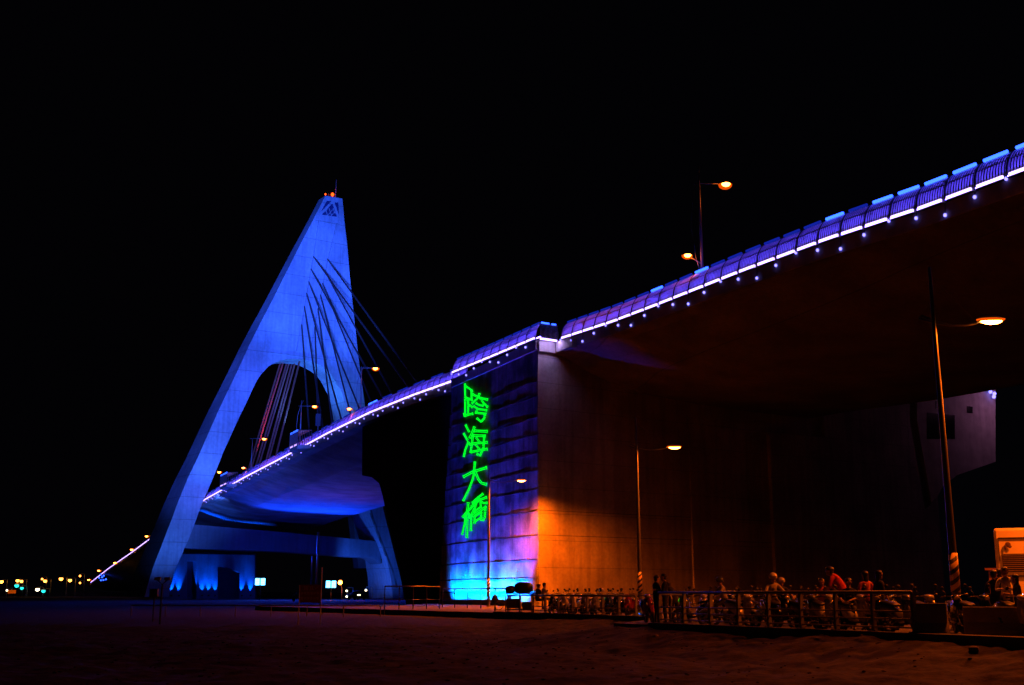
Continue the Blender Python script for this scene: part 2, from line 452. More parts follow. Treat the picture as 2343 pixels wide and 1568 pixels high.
# side tower at the far right end
TW = C0+Wd*tx(2148)
def onW(x, y): return hitV(x, y, C0+NW*.3, Wd)[1]
tp = [onW(2092, 890), onW(2272, 850), onW(2272, 1057), onW(2184, 1088), onW(2152, 1112), onW(2140, 1135), onW(2125, 1150), onW(2092, 960)]
t_ = MB(); t_.prism([p+NW*.3 for p in tp], NW*-12); t_.build('side_tower', m_fas, ab)
for (x0, y0, x1, y1) in ((2115, 945, 2178, 1005), (2134, 918, 2148, 936), (2206, 930, 2219, 946)):
    w = MB(); P = [onW(x0, y0), onW(x1, y0+ (y1-y0)*.1), onW(x1, y1), onW(x0, y1)]
    w.prism([p+NW*.34 for p in P], NW*-.2); w.build('window', m_win, ab)
q = MB()
for x, y in ((2252, 899), (2261, 903), (2260, 910)): q.ell(onW(x, y)+NW*.8, .22, .22, .22, 10, 7)
q.build('globe_light', e_ball, ab)
light('tower_glow', 'POINT', onW(2255, 915)+NW*5, 480, (.60,.20,.45), ab, shadow_soft_size=.4)
light('corner_glow', 'AREA', base+NW*1.0+Vector((0,0,-.1))+Wd*1, 90, (.6,.4,1), ab, base+Wd*1+Vector((0,0,-8)), shape='RECTANGLE', size=2, size_y=.3)

# base uplights of the blue wall
ul = thing('wall_wash_light', 'long blue wall washer trough at the foot of the ribbed abutment wall', 'floodlight')
tr = MB(); o0 = C0-D*1.2+nL*1.3; tr.obox(Vector((o0.x, o0.y, .28)), -D*(LEN-1.8), nL*.22, (0,0,.22)); tr.build('housing', m_dark, ul)
c_ = C0-D*(LEN/2+.8)
light('wash', 'AREA', Vector((c_.x, c_.y, .62))+nL*1.15, 12500, (0,.155,1), ul, Vector((c_.x, c_.y, 1.35)), shape='RECTANGLE', size=LEN-3.2, size_y=.15, spread=math.radians(100))
for k in range(5):
    c_ = C0-D*(LEN*(k+.5)/5)
    light('spot', 'SPOT', Vector((c_.x, c_.y, .45))+nL*2.0, 11000, (.020,.032,1), ul, Vector((c_.x, c_.y, 6.5)), spot_size=math.radians(64), spot_blend=1, shadow_soft_size=.1)

# green laser projected characters, built as glowing tubes on the wall
laser = thing('laser_sign', 'vertical row of four green outlined characters on the ribbed abutment wall', 'laser projection')
def zA(p): return ((1700+p[0]*.2296)/1.6533, (1420+p[1]*.2296)/1.6533)
def zB(p): return ((1700+p[0]*.2169)/1.6533, (1720+p[1]*.2169)/1.6533)
CH = [
 (zA, [([(250,140),(258,375)],11,0),([(255,175),(355,240),(374,275)],12,1),([(358,240),(362,410)],12,0),([(265,365),(372,412)],12,1),
  ([(258,400),(255,645)],13,0),([(308,372),(305,640)],13,0),([(325,492),(378,528)],14,1),([(235,625),(250,676)],12,0),([(250,668),(385,632)],16,1),
  ([(378,315),(500,372),(628,402)],16,1),([(492,300),(470,370),(368,465)],13,0),([(512,385),(560,460),(628,522)],14,0),([(433,458),(480,486),(556,503)],13,1),
  ([(393,508),(470,555),(612,577)],14,1),([(462,550),(435,612)],14,0),([(425,615),(600,637)],15,1),([(585,625),(570,710),(518,765),(448,708)],14,0)]),
 (zA, [([(262,818),(322,932)],14,0),([(230,958),(297,1068)],14,0),([(312,1098),(260,1220),(232,1340)],14,0),([(408,850),(375,940),(330,1032)],16,0),
  ([(410,915),(622,925)],20,1),([(388,992),(590,1000)],20,1),([(385,980),(370,1120),(345,1272)],15,0),([(572,995),(555,1200),(505,1322),(448,1297)],15,0),
  ([(328,1137),(480,1115),(622,1106)],18,1),([(350,1268),(480,1238),(622,1216)],18,1),([(438,1028),(492,1098)],13,0),([(428,1142),(486,1212)],13,0)]),
 (zB, [([(238,388),(400,302),(645,228)],22,1),([(440,128),(425,330),(400,440),(330,620),(236,805)],16,0),([(448,300),(500,430),(560,500),(645,520)],19,0)]),
 (zB, [([(225,1090),(290,1010),(378,930)],17,1),([(322,840),(308,1010),(300,1445)],19,0),([(285,1030),(262,1200),(218,1393)],13,0),([(330,1018),(357,1108)],13,0),
  ([(585,684),(500,745),(393,842)],17,1),([(382,905),(520,790),(648,745)],19,1),([(495,755),(440,930),(362,1080)],15,0),([(520,800),(590,845),(658,842)],15,0),
  ([(440,885),(440,1012)],14,0),([(535,800),(545,920)],14,0),([(440,985),(555,905)],13,1),([(378,1065),(370,1325)],16,0),([(400,1068),(500,1000),(635,910)],19,1),
  ([(622,905),(612,1100),(590,1145),(540,1132)],15,0),([(438,1078),(435,1200)],14,0),([(440,1078),(560,1000)],13,1),([(548,1005),(552,1088)],13,0),([(445,1165),(560,1090)],13,1)])]
def stroke_loop(pts, hw):
    P = [Vector((a, b)) for a, b in pts]; Lf = []; Rt = []
    # resample
    Q = []
    for a, b in zip(P, P[1:]):
        k = max(1, int((b-a).length/25))
        for i in range(k): Q.append(a.lerp(b, i/k))
    Q.append(P[-1]); n = len(Q)
    for i, p in enumerate(Q):
        t = (Q[min(i+1, n-1)]-Q[max(i-1, 0)]).normalized(); nn = Vector((-t.y, t.x))
        w = hw*(.72 if 0 < i < n-1 else 1.15)
        Lf.append(p+nn*w); Rt.append(p-nn*w)
    return Lf+Rt[::-1], Lf, Rt
for conv, strokes in CH:
    b = MB()
    for k_, (pts, hw, fill) in enumerate(strokes):
        loop, Lf, Rt = stroke_loop(pts, hw)
        w3 = [hitV(*conv((q.x, q.y)), C0+nL*(.10+.004*k_), D)[1] for q in loop]
        b.cur = 0; b.tube(w3, .048, 5, closed=True)
        if fill:
            b.cur = 1; n = len(Lf); vs = [hitV(*conv((q.x, q.y)), C0+nL*(.07+.004*k_), D)[1] for q in Lf+Rt]
            b.add(vs, [(i, i+1, n+i+1, n+i) for i in range(n-1)])
    b.build('character', [e_green, e_greend], laser, smooth=False)

# main cable stayed bridge
main = thing('cable_stayed_bridge', 'long arching deck with violet lit barrier running from abutment through the blue pylon', 'bridge')
SECM = [(0,-.14),(0,-1.15),(1.5,-1.3),(3.5,-2.0),(8,-3.2),(14,-3.7),(22,-3.9),(33,-3.9),(33,-.9),(33,-.14)]
girder(-540, -21.6, 6, SECM).build('girder', m_sof, main)
fz = MB(); n = 130
for i in range(n):
    s0, s1 = -540+518*i/n, -540+518*(i+1)/n
    a, b_ = BR(s0, -.06, -1.12), BR(s1, -.06, -1.12)
    fz.obox(a, b_-a, M*.3, (0,0,.92))
fz.build('fascia', m_fas, main)
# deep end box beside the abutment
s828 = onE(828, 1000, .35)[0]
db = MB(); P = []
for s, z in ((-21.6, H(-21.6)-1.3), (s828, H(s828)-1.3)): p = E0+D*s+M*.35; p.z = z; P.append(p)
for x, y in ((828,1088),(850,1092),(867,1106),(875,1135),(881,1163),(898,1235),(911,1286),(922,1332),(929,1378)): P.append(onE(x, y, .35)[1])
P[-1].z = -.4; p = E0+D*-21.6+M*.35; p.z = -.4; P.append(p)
db.prism(P, M*30); db.build('haunched_pier', mat('near_black_concrete', (.010,.010,.011), .95), main)  # colour set near black so that the pier reads as unlit
barrier(main, -91, -11, 0, 0, 0, 1.4, lambda n: (n == -28 or n == -29) or (False if n % 3 else None), False)
# remote part of the barrier: past about a hundred panels, one mass
fb = MB(); fs_ = MB(); fg = MB()
for n in range(-250, -91):
    s = 1.4+L*n; a, b_ = BR(s, 0, .1), BR(s+L, 0, .1)
    for (u0, z0), (u1, z1) in (((0,0),(.3,.9)), ((.3,.9),(.85,1.35))):
        fb.add([a+M*u0+Vector((0,0,z0)), b_+M*u0+Vector((0,0,z0)), b_+M*u1+Vector((0,0,z1)), a+M*u1+Vector((0,0,z1))], [(0,1,2,3)])
    if n % 48 != 0:
        q = (b_-a)*.92; fs_.obox(a-M*.16+Vector((0,0,-.2)), q, M*.13, (0,0,.16))
tag(fb.build('remote_barrier_panel', m_slat, main), kind='stuff')
tag(fs_.build('remote_light_strip', e_strip, main), kind='stuff')
# lookout balconies
for (x, y) in ((678, 1020), (516, 1110)):
    s, p = onE(x, y, -1.4); z = H(s)
    c = E0+D*s; ln = 8.5 if x > 600 else 11
    bx = MB(); p0 = c-D*ln/2; p0 = Vector((p0.x, p0.y, z-.9))
    foot = [p0, p0-M*1.9+D*1.5, p0-M*1.9+D*(ln-1.5), p0+D*ln]
    bx.prism(foot, Vector((0,0,.6))); ba = bx.build('lookout_balcony', m_fas, main)
    for (a, b_, e, hh) in ((foot[0], foot[1], e_strip, .62), (foot[1], foot[2], e_strip, .62), (foot[1], foot[2], e_top, 2.9)):
        q = MB(); k = 2 if e is e_strip else 3
        for i in range(k):
            A = a.lerp(b_, (i+.08)/k); Bq = a.lerp(b_, (i+.80)/k); q.obox(A+Vector((0,0,hh)), Bq-A, M*.15, (0,0,.26))
        q.build('light_strip' if e is e_strip else 'roof_light', e, ba)
    q = MB()
    for i in range(15):
        A = foot[1].lerp(foot[2], i/14); q.tube([A+Vector((0,0,.6)), A+Vector((0,0,2.9))], .05, 5)
    for i in range(6):
        for (u, v) in ((foot[0], foot[1]), (foot[3], foot[2])):
            A = u.lerp(v, i/6); q.tube([A+Vector((0,0,.6)), A+Vector((0,0,2.9))], .05, 5)
    q.prism([f+Vector((0,0,2.95)) for f in foot], Vector((0,0,.12)))
    q.build('cage', m_dark, ba)
light('added_orange_glow', 'AREA', BR(-98, 2.2, 1.0), 70, ORANGE, main, BR(-98, 0, .6), shape='RECTANGLE', size=14, size_y=.6)  # two more added lights tint the main span panels orange
light('added_orange_glow', 'AREA', BR(-122, 2.2, 1.0), 70, ORANGE, main, BR(-122, 0, .6), shape='RECTANGLE', size=14, size_y=.6)

# ------------------------------------------------------------------ pylon
py = thing('bridge_pylon', 'tall blue lit A shaped concrete pylon with arched opening above the deck', 'pylon')
A0 = E0+D*onE(475, 1140, 0)[0]-M*1.0
Q = Vector((.82, .572, 0)).normalized(); NB_ = Vector((-Q.y, Q.x, 0))
def onP(x, y, off=0): return hitV(x, y, A0+NB_*off, Q)[1]
outer_l = [(744.3,448),(722,492),(677.4,578.4),(651.1,630.8),(623.3,686.4),(597.1,736.4),(570.3,789.7),(544.2,846.8),(522.2,892.6),(502,934.7),(478.3,987.9),(452.6,1046.5),(430.6,1092.3),(408.7,1145.4),(390.3,1194.9),(369.5,1248),(350,1299),(338,1337.8),(330,1366)]
inner_l = [(386,1366),(388.5,1348.8),(401.3,1301),(419.6,1260.8),(432.5,1231.5),(445.3,1198.5),(460,1158),(474.6,1123.4),(491,1085),(511.2,1033.7),(529.6,993.4),(547.9,953),(566.2,916.4),(577,892),(588,870),(597,857),(604.8,848.4),(614,838.5),(626.4,831.4),(638,826.3),(651.1,823.1),(672.7,821.2),(697.4,823.7),(712,827.5),(725.2,833),(737,839.5),(746.8,846.8),(756,856),(762.2,863.8),(769.9,877),(777,890),(784,906),(788,920),(793.4,949)]
inner_r = [(800,978),(810,1025),(822,1080),(837,1135),(848.3,1176.6),(859.3,1209.5),(872,1242.5),(883,1271.8),(893,1319),(900,1372)]
outer_r = [(924,1372),(918,1330.4),(907,1286.5),(894,1235),(876,1163.7),(868,1120),(858,1080),(848,1020),(835,930),(828,880),(820,820),(812.3,746),(806,692),(800.7,640),(794,560),(788,510),(783,455)]
front = outer_l+inner_l+inner_r+outer_r
def depth(z): 
    return 4+max(0, (100-z))*.075+max(0, 30-z)*.06
b = MB(); P = [onP(x, y) for x, y in front]
b.prism(P, [NB_*depth(p.z) for p in P])
b.build('tower_body', m_pyl, py)
# central fins that carry the cable anchors
def z1(p): return (302.4+p[0]*.3086, 393.2+p[1]*.3086)
for pts in ([(1378,365),(1388,366),(1356,600),(1336,722),(1296,1000),(1262,1330),(1213,1330),(1275,1000),(1322,722),(1345,600)],
            [(1512,384),(1521,386),(1462,640),(1396,1000),(1362,1345),(1318,1342),(1376,1000),(1450,640)]):
    f = MB(); f.prism([onP(*z1(p), -.0) for p in pts], -NB_*.5); f.build('anchor_fin', m_pyl, py)
f = MB(); 
f.prism([onP(*z1(p)) for p in ((1378,362),(1520,383),(1520,388),(1378,367))], -NB_*.2)
f.prism([onP(*z1(p)) for p in ((1005,1336),(1530,1392),(1530,1400),(1005,1344))], -NB_*.15)
f.build('string_course', m_pyl, py)
gv = MB(); G = [(838,1135),(848.3,1176.6),(859.3,1209.5),(872,1242.5),(883,1271.8),(896,1305),(906,1345)]
gv.prism([onP(x, y, -.02) for x, y in G]+[onP(x+4.5, y, -.02) for x, y in G[::-1]], NB_*.6); gv.build('leg_groove', bpy.data.materials['stained_wall_concrete'], py)
# lantern window at the top
def zT(p): return ((1100+p[0]*.15942)/1.6533, (650+p[1]*.15942)/1.6533)
for pts in ([(850,692),(960,700),(712,955)], [(985,755),(1095,1070),(732,1018)], [(1038,735),(1125,728),(1140,1030)]):
    f = MB(); f.prism([onP(*zT(p), -.03) for p in pts], NB_*.3); f.build('lantern_window', mat('lantern_recess', (.02,.035,.12), .6), py)
f = MB()
for a, c in (((905,870),(965,1045)), ((840,930),(865,1035)), ((960,1040),(1060,930)), ((880,1035),(990,900)), ((800,960),(870,880)), ((1000,860),(1050,1000))):
    f.tube([onP(*zT(a), -.1), onP(*zT(c), -.1)], .09, 5)
f.build('lattice', m_pyl, py)
q = MB(); c = onP(752, 444, 1.5)
q.tube([c-Vector((0,0,1.2)), c], .12, 6)
q.cur = 1; q.ell(c+Vector((1.0,0,-.2)), .42, .42, .5, 12, 8); q.ell(c+Vector((-.9,0,-.1)), .20, .20, .28, 10, 6); 
q.build('beacon', [m_dark, e_red], py)
q = MB(); a = onP(767, 455, 1.5); q.tube([a, onP(769.5, 411, 1.5)], [.16, .05], 6); q.build('antenna', m_steel, py)
light('beacon_glow', 'POINT', c+Vector((0,-1,.3)), 300, (1,.05,.01), py, shadow_soft_size=.5)
# cross beam below the deck, set back inside the legs
cb = MB(); cp = [(428,1199),(650,1218),(868,1239),(872,1290),(862,1282),(852,1276),(838,1274.5),(826,1275),(650,1262),(418,1254)]
cb.prism([onP(x, y, 2.5) for x, y in cp], NB_*6); cb.build('cross_beam', m_beam, py)
# second frame leg seen behind under the deck
lg = MB(); lg.prism([onP(x, y, 26) for x, y in ((806,1178),(822,1172),(828,1222),(838,1300),(820,1300),(811,1220))], NB_*3); lg.build('rear_strut', m_beam, py)
# floodlighting
pc = onP(620, 1300)
def flood(loc, aim, e, size, col=BLUE, blend=.6, soft=.6, parent=py):
    return light('floodlight_beam', 'SPOT', loc, e, col, parent, aim, spot_size=math.radians(size), spot_blend=blend, shadow_soft_size=soft)
for fx, fy in ((-7, 9), (-4.5, 8), (-2, 7)):       # unseen spots added near the viewer, so cables hide their own shadows
    F1 = Vector((fx, fy, .7))
    flood(F1, onP(735, 560), 2300000, 14, (.024,.100,1), .6, .3)
    flood(F1, onP(655, 745), 1350000, 13.5, (.030,.088,1), .75, .3)
    flood(F1, onP(490, 985), 1300000, 11, (.034,.098,1), .8, .3)
flood(onP(395, 1364, -24), onP(385, 1175), 42000, 62, (.03,.15,1), .9, 1)
flood(onP(420, 1180, -14), onP(500, 960), 12000, 60, (.03,.16,1))
flood(onP(480, 1180, -16), onP(512, 955), 16000, 64, (.05,.14,1), .9, 1)
flood(onP(650, 1366, -30), onP(655, 1235, 2.5), 15000, 100, (.006,.035,1), .9, 1)  # spot added in front to brighten the cross beam
flood(onP(800, 1366, -6)+Vector((0,0,1)), onP(878, 1240, 3), 14000, 90, (.02,.12,1))
flood(onP(680, 1000, -4), onP(700, 835, 5), 20000, 90, (.03,.20,1))
flood(onP(760, 1000, -8), onP(790, 900, 2), 9000, 100, (.05,.22,1))
# soffit lights on the cross beam, shining along the underside
for x, e in ((620, 3200), (700, 4600), (780, 4600)):
    flood(onP(x, 1262, -13), onP(x+40, 1140, -42), e*6.5, 125, (.003,.040,1), .9, .3)

# stay cables
def deck_on(x0, y0, x1, y1, u):
    """follow the cable past (x1,y1) until it meets the deck at offset u"""
    best = None
    for i in range(400):
        k = 1+i*.01; x, y = x0+(x1-x0)*k, y0+(y1-y0)*k
        s, p = onE(x, y, u)
        if p.z <= H(s)+.3: return p
        best = p
    return best
cabs = [(749,593.2,957,877,19),(717.5,588.2,929,877,14),(743,621,884,877,19),(711.3,616,813,797.5,14),(738,648.7,824,859,19),(706,644.7,799,877,14),
        (733,675.6,784,877,19),(701.4,671.9,758,877,14),(727.3,706.4,748.5,877,19),(696.2,701.8,719,850,14),(720.2,748,724,860,19),(690,743.8,697,841,14)]
for x0, y0, x1, y1, u in cabs:
    a = onP(x0, y0, -.45); b_ = deck_on(x0, y0, x1, y1, u)
    c = MB(); c.tube([a, a.lerp(b_, .25)-Vector((0,0,.1)), a.lerp(b_, .5)-Vector((0,0,.15)), a.lerp(b_, .75)-Vector((0,0,.1)), b_], .19, 6)
    c.build('stay_cable', m_cable, main)
for x0, y0, x1, y1, w in ((634,847,566,1066,0),(640,847,573,1062,0),(648.6,847,582.7,1059,0),(654,847,590,1056,0),(661.5,847,606.5,1046.5,0),(668,847,613,1042,0),(678,847,630,1032,0)):
    k = (847-640)/(y1-y0); xt, yt = x0-(x1-x0)*k, 640
    a = onP(xt, yt, depth(70)-.3); s, b_ = onE(x1, y1+16, 16)
    c = MB(); c.tube([a, b_], .24, 6); c.build('stay_cable', mat('sodium_lit_red_sheath', (.42,.10,.06), .5) if w == 0 and x0 == 634 else bpy.data.materials['sodium_lit_red_sheath'], main)  # red of the sodium lamplight is mixed into the sheath colour
light('back_stay_glow', 'SPOT', BR(-215, 16, 4), 42000, ORANGE, main, onP(600, 1010, 22), spot_size=math.radians(24), spot_blend=.8, shadow_soft_size=.5)

# arched wall building under the pylon
aw = thing('arched_wall', 'low wall with arched opening and blue uplit pillars beneath the pylon', 'wall')
AO = 16
def onA(x, y, off=0): return onP(x, y, AO+off)
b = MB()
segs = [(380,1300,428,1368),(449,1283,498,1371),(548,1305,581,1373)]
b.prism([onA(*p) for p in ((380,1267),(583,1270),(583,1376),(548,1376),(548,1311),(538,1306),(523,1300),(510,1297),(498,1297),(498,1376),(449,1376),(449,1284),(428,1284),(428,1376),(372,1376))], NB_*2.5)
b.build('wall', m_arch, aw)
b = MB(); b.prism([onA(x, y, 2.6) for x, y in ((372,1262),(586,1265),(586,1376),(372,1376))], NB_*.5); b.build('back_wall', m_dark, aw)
for x in (392, 409, 442, 462.5, 477, 492, 553, 573):
    l = onA(x, 1371, -.55); l.z = .75; flood(l, onA(x+.5, 1325, -.05), 14000, 44, (.0,.07,1), .9, .06, aw)
    q = MB(); q.box(l-Vector((0,.0,.25)), .5, .4, .35); q.build('uplight_housing', m_dark, aw)
flood(onA(421, 1368, 1.0), onA(421, 1340, 2.5), 60, 80, (.0,.22,1), .8, .1, aw)

# twin floodlight boards facing the camera
for x, y, lab, Y in ((595, 1331, 'bright cyan twin floodlight board beside the arched wall', 236), (757, 1337, 'bright cyan twin floodlight board next to the orange lamp', 236)):
    c = at(x, y, Y); t_ = thing('twin_floodlight', lab, 'floodlight', (c.x, c.y, 0))
    q = MB()
    for sx in (-1, 1): q.box((sx*.56, .18, c.z), .98, .25, 1.4)
    q.tube([(0,.3,-.3), (0,.3,c.z)], .09, 6); q.build('housing', m_dark, t_)
    for sx in (-1, 1):
        q = MB()
        for r_ in range(4):
            for c2 in range(2): q.box((sx*.56+(c2-.5)*.44, 0, c.z-.51+r_*.34), .41, .1, .30)
        q.build('lens', e_flood, t_)
    light('flood_spill', 'AREA', (0, -.4, c.z), 300, (.02,.12,1), t_, (0, -10, c.z+1.0), size=1.8)

# ------------------------------------------------------------------ street lamps on the ground
def stripes():
    m = bpy.data.materials.new('yellow_black_warning_band'); m.use_nodes = True; t = m.node_tree; b = t.nodes['Principled BSDF']
    tc = t.nodes.new('ShaderNodeTexCoord'); w = t.nodes.new('ShaderNodeTexWave'); w.bands_direction = 'Z'; w.wave_profile = 'SIN'
    mp = t.nodes.new('ShaderNodeMapping'); mp.inputs['Rotation'].default_value = (0, math.radians(38), 0)
    t.links.new(tc.outputs['Object'], mp.inputs[0]); t.links.new(mp.outputs[0], w.inputs[0]); w.inputs['Scale'].default_value = 1.35
    r = t.nodes.new('ShaderNodeValToRGB'); r.color_ramp.interpolation = 'CONSTANT'
    r.color_ramp.elements[0].color = (.015,.015,.015,1); r.color_ramp.elements[1].position = .42; r.color_ramp.elements[1].color = (.75,.55,.12,1)
    t.links.new(w.outputs['Color'], r.inputs[0]); t.links.new(r.outputs[0], b.inputs['Base Color']); b.inputs['Roughness'].default_value = .5
    return m
m_str = stripes()
def street_lamp(loc, label, e, arm=(1,0), reach=1.75, tilt=None, up=0.0):
    t_ = thing('street_lamp', label, 'street lamp', loc, math.atan2(arm[1], arm[0]), 'tall curved arm lamps on the ground')
    q = MB(); q.tube([(0,0,-.4), (0,0,.05), (0,0,4), (0,0,9.2+up), (0,0,11.0+up)], [.13,.13,.10,.065,.045], 12); q.build('pole', m_pole, t_, True)
    q = MB(); q.tube([(0,0,1.12), (0,0,2.25)], [.137,.13], 16); q.build('warning_band', m_str, t_, True)
    q = MB(); q.box((0,0,.05), .42, .42, .06); [q.tube([(sx*.15, sy*.15, .05), (sx*.15, sy*.15, .14)], .02, 6) for sx in (-1,1) for sy in (-1,1)]; q.build('base_plate', m_steel, t_)
    q = MB(); rr = reach
    q.tube([(-.45,0,9.36+up), (-.2,0,9.26+up), (.15,0,9.18+up), (.5,0,9.12+up), (rr*.55,0,9.13+up), (rr*.75,0,9.20+up), (rr-.25,0,9.33+up)], .035, 8)
    q.tube([(-.35,.06,9.45+up), (0,.06,9.30+up), (.3,.06,9.21+up), (.5,0.03,9.14+up)], .028, 6)
    q.tube([(0,0,10.75+up), (rr-.5,0,9.30+up)], .008, 5); q.build('arm', m_pole, t_, True)
    q = MB(); q.ell((rr,0,9.33+up), .37, .16, .12, 18, 8, z0=0); q.build('hood', m_hood, t_, True)
    q = MB(); q.ell((rr+.02,0,9.315+up), .36, .17, .15, 18, 6, z0=-.999, z1=-.0); q.build('lens', e_sod2, t_, True)
    q = MB(); q.ell((rr+.01,0,9.325+up), .45, .25, .09, 18, 5, z0=-.999, z1=0); q.build('halo_shell', e_halo, t_, True)  # oversized glowing shell imitates the orange halo of the lens
    light('lamp_light', 'AREA', (rr, 0, 9.17+up), e, ORANGE, t_, (rr, 0, 0) if tilt is None else tilt, shape='DISK', size=.35)
    return t_
street_lamp((at(2190, 1400, 34).x, 34, 0), 'nearest tall street lamp with curved arm beside the concrete barriers at right', 900)
l2 = street_lamp((at(1465, 1400, 65).x, 65, 0), 'middle street lamp standing where the two scooter railings meet', 1700, (1,0), 2.15)
l3 = street_lamp((at(1117, 1400, 96.3).x, 96.3, 0), 'street lamp in front of the green characters near the wall corner', 20, (1,.15), 2.75, None, 1.15)
light('lamp_light', 'SPOT', (2.75, 0, 10.15), 32000, (1,.108,.001), l3, (2.75, 0, 0), spot_size=math.radians(168), spot_blend=.7, shadow_soft_size=.12)
lp = street_lamp((21.6, 41.5, 0), 'street lamp beyond the right edge by the truck', 4600, (1,0), 1.7)

# lamps on the bridge
def bridge_lamp(label, top, base, lamp, low=None, bow=True, u=1.2, r=.42, e=900):
    a = onE(*base, u)[1]; b_ = onE(*top, u)[1]
    s = (a-E0).dot(D); a.z = min(a.z, H(s))
    # keep the pole upright
    c = Vector((a.x, a.y, b_.z))
    t_ = thing('bridge_lamp', label, 'street lamp', tuple(a), 0, 'lamps standing on the bridge deck')
    h = c.z-a.z
    q = MB(); q.tube([(0,0,0), (0,0,h*.6), (0,0,h)], [.13,.10,.05], 8); q.build('pole', m_pole, t_, True)
    for k, l in enumerate((lamp, low)):
        if not l: continue
        p = at(l[0], l[1], a.y)-a
        q = MB(); 
        if k == 0: q.tube([(-.5,0,p.z+.05), (p.x,0,p.z+.05)], .045, 6)
        else: q.tube([(0,0,p.z-.7 if h > 6 else p.z-.3), (p.x,0,p.z)], .045, 6)
        q.build('arm', m_pole, t_, True)
        q = MB(); q.ell((p.x,0,p.z), r*.95, r*.7, r*.30, 12, 5, z0=0); q.build('hood', m_hood, t_, True)
        q = MB(); rr = r*(1 if k == 0 else .8); q.ell((p.x,0,p.z-.02), rr*.85, rr*1.15, rr*.62, 14, 8, z0=-.999, z1=.0); q.build('lens', e_sod, t_, True)
        q = MB(); q.ell((p.x,.1,p.z), rr*1.25, rr*.9, rr*.9, 14, 8, z0=-.999, z1=.1); q.build('halo_shell', e_halo, t_, True)  # glowing shell behind the lens imitates its halo
        if e: light('lamp_light', 'POINT', (p.x, 0, p.z-.5), e, ORANGE, t_, shadow_soft_size=.2)
    if bow:
        q = MB(); q.tube([(.35,0,h*1.0), (-.1,0,h*.90), (-.55,0,h*.72), (-.70,0,h*.5), (-.45,0,h*.28), (.0,0,h*.10), (.5,0,-.1)], .035, 6); q.build('bow', m_pole, t_, True)
    return t_
bridge_lamp('tall twin lamp with bow rod on the near span right of the abutment', (1601,374), (1607,640), (1659,422), (1572,584), True, 1.2, .42, 150)
bridge_lamp('twin lamp on the deck in front of the right pylon leg', (822,842), (824,950), (859,843), (799,935), True, 1.2, .45, 80)
bridge_lamp('lamp with bow rod beside the nearer lit lookout balcony', (690,916), (686,1010), (720,930), None, True, 1.2, .45, 80)
bridge_lamp('lamp in front of the red back stay cables', (577,1006), (574,1075), (605,1004), (557,1070), False, 1.2, .48, 80)
bridge_lamp('lamp next to the inner edge of the left pylon leg', (475,1085), (474,1130), (502,1080), None, False, 1.2, .5, 0)
bridge_lamp('highest lamp on the falling deck left of the pylon', (357,1192), (354,1228), (336,1226.5), None, False, 1.5, .62, 0)
bridge_lamp('second lamp down the falling deck left of the pylon', (322,1222), (321,1250), (302,1257), None, False, 1.5, .68, 0)
bridge_lamp('third lamp down the falling deck left of the pylon', (288,1260), (287,1272), (264,1287.4), None, False, 1.5, .75, 0)
bridge_lamp('fourth lamp down the deck above the blue lookout', (248,1290), (247,1303), (226.6,1305), None, False, 1.5, .8, 0)
bridge_lamp('lowest lamp at the far end of the lit deck', (215,1306), (214,1326), (203.6,1326), None, False, 1.5, .85, 0)
q = MB(); s, c = onE(230, 1322, -1.5)
for dx, dz in ((0,1.2),(.6,.2),(-.6,0),(1.2,.8),(2.2,-.6),(.2,-1.0),(1.2,-.9)): q.ell(c+Vector((dx*1.1,0,dz*1.1)), .35, .35, .35, 8, 6)
q.build('roof_light', e_top, main)
sg = thing('road_sign', 'thin sign post on the deck right of the nearer lookout', 'road sign', tuple(BR(onE(727, 985, 1)[0], 1, 0)))
q = MB(); q.tube([(0,0,0),(0,0,4.5)], .07, 6); q.build('post', m_steel, sg); q = MB(); q.box((0,-.1,3.7), .8, .06, 2.0); q.build('board', m_dark, sg)

# distant town lights at the left
def far_lamp(x, y, label, em=e_sodf, r=.8, Y=430, pole=True, name='distant_lamp', cat='street lamp', grp='sodium lamps along the far shore'):
    c = at(x, y, Y); t_ = thing(name, label, cat, (c.x, c.y, 0), 0, grp)
    q = MB(); q.ell((0,0,c.z), r*.7, r*.7, r*.62, 10, 7); q.build('lens', em, t_, True)
    q = MB(); q.tube([(r+1.2,0,-.3), (r+1.2,0,c.z+.8), (0,0,c.z+.8)], .14, 6); q.build('pole', m_pole, t_)
    q = MB(); q.ell((0,0,c.z+.35), r*.75, r*.6, r*.4, 10, 4, z0=0); q.build('hood', m_hood, t_)
for x, y, lab, r in ((3.3,1331,'orange lamp at the left edge of the photo',1.0),(40.3,1328.6,'left one of two lamps above the cyan signal pair',.9),(49.3,1330,'right one of two lamps above the cyan signal pair',.85),
        (96.3,1325,'small dim lamp touching the brighter lamp above the single cyan signal',.55),(103.5,1329.5,'bright lamp above the single cyan signal',.95),(139.7,1324.6,'brightest lamp left of the end of the lit deck',1.05),
        (160,1328,'lamp between the brightest one and the stacked dim pair',.95),(183,1318,'upper one of the two dim lamps left of the lit deck end',.55),(183,1334,'lower one of the two dim lamps left of the lit deck end',.5)):
    far_lamp(x, y, lab, e_sodf, r)
far_lamp(85.8, 1348.8, 'low pinkish white lamp left of the single cyan signal', e_white, 1.1, grp=None)
far_lamp(16, 1351, 'small white lamp above the orange sign end', e_white, .55, grp=None)
far_lamp(793, 1352, 'upper small yellow lamp below the orange lamp under the bridge', e_white, .38, 300, grp=None)
far_lamp(793, 1365, 'lower small yellow lamp under the bridge', e_white, .38, 300, grp=None)
far_lamp(837, 1350.5, 'small yellow lamp beside the right pylon foot', e_white, .42, 300, grp=None)
